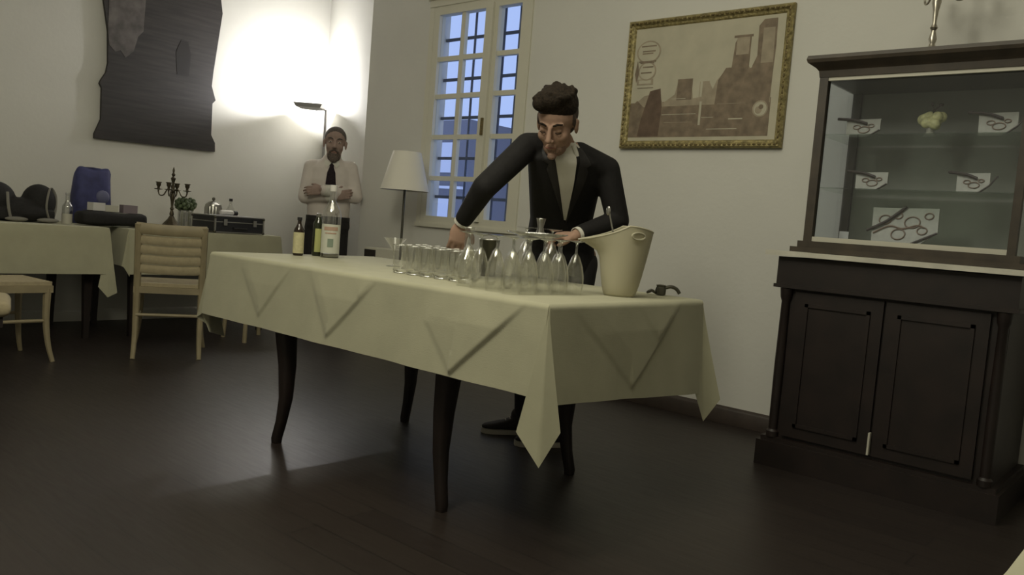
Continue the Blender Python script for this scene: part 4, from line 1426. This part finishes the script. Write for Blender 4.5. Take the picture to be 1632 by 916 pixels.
def hand_prims(bm, W, d, n, t, s=1.0, curl=(25, 35, 25), spread=.0, thumb=(.75, .55, -.35)):
    """W wrist, d towards the fingers, n back of the hand, t towards the thumb side"""
    d = V(d).normalized(); n = (V(n) - d * V(n).dot(d)).normalized()
    sg = 1 if d.cross(n).dot(V(t)) > 0 else -1
    t = d.cross(n).normalized() * sg
    ell(bm, W + d * (.048 * s), (.041 * s, .052 * s, .0145 * s), (t, d, n), seg=18, rin=12)
    ell(bm, W + d * (.076 * s), (.040 * s, .018 * s, .0125 * s), (t, d, n), seg=16, rin=10)
    ell(bm, W + d * (.03 * s) + t * (.022 * s) - n * (.006 * s), (.018 * s, .032 * s, .014 * s), (t, d, n), seg=14, rin=10)
    for k, (off, L) in enumerate(((.030, .92), (.010, 1.0), (-.010, .95), (-.029, .76))):
        p = W + d * ((.086 - (.006 if k in (0, 3) else 0)) * s) + t * (off * s)
        ang = 0
        dd = (d + t * (spread * (1.5 - k))).normalized()
        pts = [p - dd * .012 * s, p]
        rad = [.0088, .0088]
        for j, seg in enumerate((.042, .026, .021)):
            ang += curl[j] * (1 + .12 * k)
            v_ = dd * math.cos(math.radians(ang)) - n * math.sin(math.radians(ang))
            p = p + v_ * (seg * L * s)
            pts.append(p)
            rad.append((.0082, .0074, .0064)[j])
        limb(bm, pts, [r * s for r in rad])
    p = W + d * (.028 * s) + t * (.030 * s) - n * .004 * s
    v_ = (t * thumb[0] + d * thumb[1] + n * thumb[2]).normalized()
    p2 = p + v_ * (.036 * s)
    v2 = (t * thumb[0] * .45 + d * (thumb[1] + .4) + n * thumb[2]).normalized()
    limb(bm, [p - v_ * .015 * s, p, p2, p2 + v2 * (.028 * s)], [.013 * s, .0125 * s, .0105 * s, .0085 * s])

# ---- young barman in a black suit, leaning over the glasses
YM = thing('person', 'person in black jacket and open white shirt reaching over the glasses', 'person', loc=(-2.36, 3.02, 0))
ux = V((.55, .835, 0)); uf = V((.835, -.55, 0))
hip = V((-2.375, 3.05, .90)); waist = V((-2.315, 2.965, 1.05)); chest = V((-2.235, 2.865, 1.20)); shm = V((-2.195, 2.785, 1.335)); nb = V((-2.195, 2.760, 1.365))
shR = V((-2.285, 2.655, 1.345)); shL = V((-2.085, 2.962, 1.282))
elR = V((-2.262, 2.385, 1.145)); wrR = V((-2.393, 2.405, 1.0))
elL = V((-2.040, 3.015, 1.060)); wrL = V((-2.085, 2.785, .985))
HO = V((-2.146, 2.668, 1.432))
HA = roll_axes(axes_from((.30, -.82, -.50)), math.radians(-3))
legR = [V((-2.44, 2.99, .88)), V((-2.45, 2.965, .48)), V((-2.49, 3.04, .09))]
legL = [V((-2.31, 3.13, .88)), V((-2.27, 3.05, .48)), V((-2.27, 3.03, .09))]
bm = bmesh.new()
head_prims(bm, HO, HA, 1.06)
cone(bm, HO - HA[2] * .07 - HA[1] * .02, .050, nb + V((0, 0, -.02)), .058)
limb(bm, [nb, chest - uf * .03, waist - uf * .03, hip], [.06, .075, .07, .075])
limb(bm, [shm, shR, elR, wrR], [.06, .045, .036, .026])
limb(bm, [shm, shL, elL, wrL], [.06, .045, .036, .026])
limb(bm, legR, [.075, .052, .036]); limb(bm, legL, [.075, .052, .036])
hand_prims(bm, wrR, (-.10, -.12, -1), (.75, -.60, .0), (.6, .7, 0), 1.0, (22, 34, 26), .03)
hand_prims(bm, wrL, (-.72, -.62, -.12), (.15, -.25, 1), (.25, -.6, -.0), 1.0, (30, 42, 30), .02, (.6, .7, -.3))
me = fuse(bm, .0042, 5)
body = finish('body', me, M['skin'], YM, True, 80)
face_parts(YM, HO, HA, 1.06, M['skin'], True)
# hair: cropped sides and a swept-up top
X, Fh, U = HA
P = lambda x, y, z, s=1.06: HO + X * (x * s) + Fh * (y * s) + U * (z * s)
bm = bmesh.new()
ell(bm, P(0, -.026, .040), (.0815, .088, .084), HA, seg=28, rin=20)
ell(bm, P(0, -.07, -.02), (.058, .042, .055), HA)
for q in (-1, 1):
    ell(bm, P(q * .0735, .006, .020), (.006, .012, .030), HA)
me = fuse(bm, .005, 2)
finish('cropped_sides', me, M['fade'], YM, True, 80, label='closely cropped hair at the sides')
bm = bmesh.new()
ct, st = math.cos(math.radians(20)), math.sin(math.radians(20))
HT = (X, Fh * ct + U * st, U * ct - Fh * st)
ell(bm, P(0, -.016, .078), (.0855, .098, .080), HT, seg=28, rin=18)
ell(bm, P(-.012, .036, .108), (.070, .058, .046), HT)
ell(bm, P(-.040, .058, .102), (.038, .038, .032), HT)
for k in range(90):
    a = random.uniform(-1, 1); b_ = random.uniform(-.8, 1)
    c0 = P(a * .062, b_ * .070 - .008, .140 - .022 * abs(a))
    dv = (U * .7 + Fh * (.3 + .3 * b_) - X * .25 + X * a * .6).normalized()
    cone(bm, c0, .014, c0 + dv * random.uniform(.006, .014), .008, 8)
me = fuse(bm, .0045, 2)
finish('hair', me, M['hair'], YM, True, 80, label='thick dark brown swept-up hair')
bm = bmesh.new()
ell(bm, P(0, .036, -.077), (.050, .0485, .040), HA)
ell(bm, P(0, .078, -.101), (.020, .016, .014), HA)
me = fuse(bm, .005, 2)
for q in (-1, 1): pass
M['stubble'] = mat('stubble', (0.23, 0.145, 0.105), 0.8, noise=.3, nscale=150)
finish('stubble', me, M['stubble'], YM, True, 80, label='short dark stubble along the jaw')
# shirt (torso under the jacket, collar)
bm = bmesh.new()
rings(bm, [oring(c, ux, uf, rx, ry) for c, rx, ry in ((hip, .125, .10), (waist, .125, .098), (chest, .140, .108), (shm + V((0, 0, -.03)), .125, .088), (nb + V((0, 0, .005)), .068, .066))])
me = fuse(bm, .007, 3)
finish('shirt', me, M['shirt'], YM, True, 80)
# jacket
bm = bmesh.new()
rings(bm, [oring(c, ux, uf, rx, ry) for c, rx, ry in ((V((-2.385, 3.065, .795)), .172, .128), (hip, .165, .120), (waist, .142, .112), (chest, .158, .118), (shm + V((0, 0, -.045)), .150, .095), (shm + V((0, 0, .005)), .110, .075), (nb + V((0, 0, -.005)), .070, .066))])
limb(bm, [shm + (shR - shm) * .35 + V((0, 0, .012)), shR + V((0, 0, -.004)), elR, wrR + (elR - wrR) * .12], [.058, .058, .050, .038])
limb(bm, [shm + (shL - shm) * .35 + V((0, 0, .010)), shL + V((0, 0, -.004)), elL, wrL + (elL - wrL) * .12], [.058, .058, .051, .039])
me = fuse(bm, .007, 4)
jk = finish('jacket', me, M['suit'], YM, True, 80)
wm = me.copy(); wm.transform(Matrix.Translation(YM.location))
bv = BVHTree.FromPolygons([v.co.copy() for v in wm.vertices], [tuple(p.vertices) for p in wm.polygons])
fd = V((-uf.x, -uf.y, 0)).normalized()          # looking from the front on to the chest
upv = (nb - hip).normalized(); upv = (upv - fd * upv.dot(fd)).normalized()
org = nb + uf * .5 - ux * .012
# coordinates: u to the barman's left (image right), v up, relative to the neck base
drape_patch('shirt_front', bv, [(-.052, .010), (-.055, -.06), (-.040, -.16), (-.006, -.335), (.004, -.335), (.030, -.16), (.048, -.04), (.048, .012), (0, -.015)], org, ux, upv, fd, M['shirt'], YM, .003, 3)
drape_patch('lapel', bv, [(-.054, .004), (-.088, -.03), (-.105, -.085), (-.080, -.10), (-.088, -.12), (-.045, -.24), (-.004, -.345), (-.008, -.33), (-.042, -.16), (-.056, -.06)], org, ux, upv, fd, M['lapel'], YM, .006, 2)
drape_patch('lapel', bv, [(.062, .006), (.094, -.03), (.112, -.085), (.088, -.10), (.094, -.12), (.048, -.24), (.004, -.345), (.004, -.33), (.038, -.16), (.064, -.04)][::-1], org, ux, upv, fd, M['lapel'], YM, .006, 2)
# shirt collar
for q in (-1, 1):
    bm = bmesh.new()
    pts_ = []
    cpt = [nb + V((0, 0, .014)) + ux * (q * .058) - uf * .03, nb + V((0, 0, .012)) + ux * (q * .056) + uf * .030, nb + V((0, 0, -.012)) + ux * (q * .030) + uf * .075]
    low = [p_ + V((0, 0, -.034)) + ux * (q * .008) + uf * .004 for p_ in cpt]
    low[2] = cpt[2] + V((0, 0, -.040)) + ux * (q * .020)
    o_ = []
    for a_, b_ in zip(cpt, low):
        nrm = (ux * q + uf * .5).normalized() * .002
        o_.append([a_ - nrm, a_ + nrm, b_ + nrm, b_ - nrm])
    rings(bm, o_)
    obj('collar', bm, M['shirt'], YM, world=True)
for wv, ev in ((wrR, elR), (wrL, elL)):
    d_ = (wv - ev).normalized()
    a_, b_ = frame_of(d_)
    bm = bmesh.new()
    rings(bm, [circ(wv + d_ * z, r, 22, ax=a_, ay=b_) for z, r in ((-.05, .034), (.004, .0335), (.004, .030), (-.05, .030))], closed=True)
    obj('shirt_cuff', bm, M['shirt'], YM, world=True)
bm = bmesh.new()
hipc = V((-2.375, 3.06, .88))
rings(bm, [oring(c, ux, uf, rx, ry) for c, rx, ry in ((hipc + V((0, 0, .06)), .14, .105), (hipc + V((0, 0, -.05)), .155, .11), (hipc + V((0, 0, -.12)), .12, .09))])
limb(bm, [legR[0] + V((0, 0, -.03)), legR[1], legR[2]], [.086, .068, .056]); limb(bm, [legL[0] + V((0, 0, -.03)), legL[1], legL[2]], [.086, .068, .056])
me = fuse(bm, .008, 3)
finish('trousers', me, M['trousers'], YM, True, 80)
def shoe(parent, heel, toe, upper, solem, w_=.048, h_=.085):
    d_ = (toe - heel).normalized(); L = (toe - heel).length; sd = V((-d_.y, d_.x, 0))
    bm = bmesh.new()
    out = [(0, .028), (.06, .034), (.45, .038), (.75, .046), (.92, .036), (1, .012)]
    poly = [heel + d_ * (a * L) + sd * b for a, b in out] + [heel + d_ * (a * L) - sd * b for a, b in out[::-1]]
    rings(bm, [[p + V((0, 0, .001)) for p in poly], [p + V((0, 0, .024)) for p in poly]])
    obj('sole', bm, solem, parent, world=True)
    bm = bmesh.new()
    rings(bm, [oring(heel + d_ * (a * L) + V((0, 0, z)), sd, V((0, 0, 1)), rx, rz, 18) for a, z, rx, rz in ((.02, .045, .024, .022), (.08, .055, .033, .034), (.3, .055, .036, .036), (.5, .044, .038, .026), (.75, .036, .043, .018), (.93, .032, .032, .011), (.99, .030, .012, .005))])
    cone(bm, heel + d_ * .055 + V((0, 0, .06)), .036, heel + d_ * .06 + V((0, 0, .095)), .034)
    me = fuse(bm, .005, 2)
    sh_ = finish('shoe', me, upper, parent, True, 80)
    bm = bmesh.new()
    for k in range(4):
        c = heel + d_ * (L * (.42 + .09 * k)) + V((0, 0, .079 - .009 * k))
        tube(bm, [c - sd * .018 - V((0, 0, .004)), c + V((0, 0, .001)), c + sd * .018 - V((0, 0, .004))], .0022, 6)
    obj('laces', bm, solem, parent, world=True)
shoe(YM, V((-2.475, 3.055, 0)), V((-2.635, 2.885, 0)), M['shoe'], M['sole'])
shoe(YM, V((-2.235, 3.045, 0)), V((-2.385, 2.845, 0)), M['shoe'], M['sole'])
jg = thing('jigger', 'small grey metal jigger held in the barman\'s left hand', 'jigger', loc=(-2.178, 2.655, .975))
bm = bmesh.new()
rings(bm, [circ((0, 0, z), r, 20) for r, z in ((.021, 0), (.012, .030), (.020, .066), (.0185, .066), (.010, .032))])
obj('cup', bm, M['steel'], jg)
bm = bmesh.new(); tube(bm, circ((0, 0, .066), .0195, 20), .0015, 6, True)
obj('rim', bm, M['steel'], jg)

# ---- bearded man with crossed arms by the lamp
OM = thing('person', 'bearded person in a pale shirt and dark tie standing with crossed arms by the corner', 'person', loc=(-5.515, 4.035, 0))
mx = V((.591, .807, 0)); mf = V((.807, -.591, 0))
G = lambda a, b, z: V((-5.515, 4.035, 0)) + mx * a + mf * b + V((0, 0, z))
hO = G(.0, .015, 1.545)
hA = roll_axes(axes_from((.80, -.60, -.03)), math.radians(-2))
s2 = 1.14
nb2 = G(-.015, -.01, 1.395)
sR = G(-.172, -.01, 1.345); sL = G(.132, -.01, 1.358)
eR = G(-.205, .05, 1.105); eL = G(.185, .05, 1.135)
wR = G(.02, .175, 1.125); wL = G(-.07, .215, 1.165)
lR = [G(-.105, 0, .90), G(-.115, .01, .48), G(-.12, -.02, .09)]
lL = [G(.055, 0, .90), G(.075, .01, .48), G(.085, -.02, .09)]
bm = bmesh.new()
head_prims(bm, hO, hA, s2, False)
cone(bm, hO - V((0, 0, .07)) - mf * .02, .056, nb2, .066)
limb(bm, [nb2, G(-.02, -.01, 1.2), G(-.02, 0, .95)], [.05, .10, .10])
limb(bm, [nb2, sR - V((0, 0, .02)), eR, wR], [.04, .04, .038, .030]); limb(bm, [nb2, sL - V((0, 0, .02)), eL, wL], [.04, .04, .038, .030])
limb(bm, lR, [.085, .058, .04]); limb(bm, lL, [.085, .058, .04])
hand_prims(bm, wL, -mx + mf * -.15 + V((0, 0, -.12)), mf + V((0, 0, .25)), V((0, 0, 1)), 1.0, (12, 22, 18), .03, (.5, .8, -.2))
hand_prims(bm, wR, mx + mf * -.1 + V((0, 0, .22)), mf, V((0, 0, 1)), 1.0, (15, 25, 20), .02)
me = fuse(bm, .0045, 5)
finish('body', me, M['skin2'], OM, True, 80)
face_parts(OM, hO, hA, s2, M['skin2'], False)
P2 = lambda x, y, z: hO + hA[0] * (x * s2) + hA[1] * (y * s2) + hA[2] * (z * s2)
bm = bmesh.new()
ct, st = math.cos(math.radians(14)), math.sin(math.radians(14))
hT = (hA[0], hA[1] * ct + hA[2] * st, hA[2] * ct - hA[1] * st)
ell(bm, P2(0, -.020, .042), (.0760 * s2, .092 * s2, .0805 * s2), hT, seg=28, rin=20)
ell(bm, P2(0, -.07, -.01), (.056 * s2, .042 * s2, .055 * s2), hA)
me = fuse(bm, .006, 2)
finish('hair', me, M['greyhair'], OM, True, 80, label='very short grey hair')
bm = bmesh.new()
ell(bm, P2(0, .044, -.088), (.047 * s2, .046 * s2, .043 * s2), hA)
ell(bm, P2(0, .078, -.108), (.030 * s2, .022 * s2, .026 * s2), hA)
for q in (-1, 1):
    cone(bm, P2(q * .006, .096, -.046), .006 * s2, P2(q * .030, .082, -.062), .007 * s2, 10)
    cone(bm, P2(q * .030, .082, -.062), .007 * s2, P2(q * .030, .074, -.09), .010 * s2, 10)
me = fuse(bm, .004, 1)
finish('beard', me, M['greybeard'], OM, True, 80, label='trimmed grey beard and moustache')
bm = bmesh.new()
rings(bm, [oring(c, mx, mf, rx, ry) for c, rx, ry in ((G(-.02, 0, .90), .165, .118), (G(-.02, .0, 1.0), .168, .125), (G(-.02, 0, 1.12), .172, .125), (G(-.022, 0, 1.25), .172, .122), (G(-.02, -.005, 1.345), .160, .100), (G(-.018, -.01, 1.395), .110, .084), (G(-.015, -.01, 1.43), .074, .072), (G(-.012, -.005, 1.452), .066, .066))])
limb(bm, [G(-.10, -.01, 1.35), sR, eR, wR - (wR - eR) * .05], [.060, .062, .058, .044])
limb(bm, [G(.07, -.01, 1.36), sL, eL, wL - (wL - eL) * .05], [.060, .062, .058, .044])
me = fuse(bm, .008, 4)
sh2 = finish('shirt', me, M['shirt2'], OM, True, 80)
wm = me.copy(); wm.transform(Matrix.Translation(OM.location))
bv2 = BVHTree.FromPolygons([v.co.copy() for v in wm.vertices], [tuple(p.vertices) for p in wm.polygons])
to = G(-.015, .6, 1.40)
drape_patch('tie', bv2, [(-.020, -.012), (-.016, -.045), (-.032, -.09), (-.042, -.200), (.042, -.200), (.032, -.09), (.016, -.045), (.020, -.012)], to, mx, V((0, 0, 1)), -mf, M['tie'], OM, .008, 2)
for q in (-1, 1):
    drape_patch('collar', bv2, [(q * .002, -.012), (q * .055, .012), (q * .062, -.022), (q * .036, -.052)], to, mx, V((0, 0, 1)), -mf, M['shirt'], OM, .010, 2)
for wv, ev in ((wR, eR), (wL, eL)):
    d_ = (wv - ev).normalized(); a_, b_ = frame_of(d_)
    bm = bmesh.new()
    rings(bm, [circ(wv + d_ * z, r, 22, ax=a_, ay=b_) for z, r in ((-.055, .050), (.0, .043), (.0, .034), (-.055, .034))], closed=True)
    obj('shirt_cuff', bm, M['shirt'], OM, world=True)
bm = bmesh.new()
rings(bm, [oring(c, mx, mf, rx, ry) for c, rx, ry in ((G(-.02, 0, .965), .170, .128), (G(-.02, 0, .88), .178, .130), (G(-.02, 0, .79), .14, .10))])
limb(bm, [lR[0] + V((0, 0, -.03)), lR[1], lR[2]], [.096, .075, .06]); limb(bm, [lL[0] + V((0, 0, -.03)), lL[1], lL[2]], [.096, .075, .06])
me = fuse(bm, .008, 3)
finish('trousers', me, M['trousers'], OM, True, 80)
bm = bmesh.new()
rings(bm, [oring(G(-.02, 0, z), mx, mf, rx, ry) for z, rx, ry in ((.93, .1745, .133), (.962, .174, .133), (.962, .165, .124), (.93, .165, .124))], closed=True)
obj('belt', bm, M['dark'], OM, world=True)
shoe(OM, G(-.12, -.07, 0), G(-.14, .20, 0), M['dark'], M['dark'])
shoe(OM, G(.085, -.07, 0), G(.11, .20, 0), M['dark'], M['dark'])
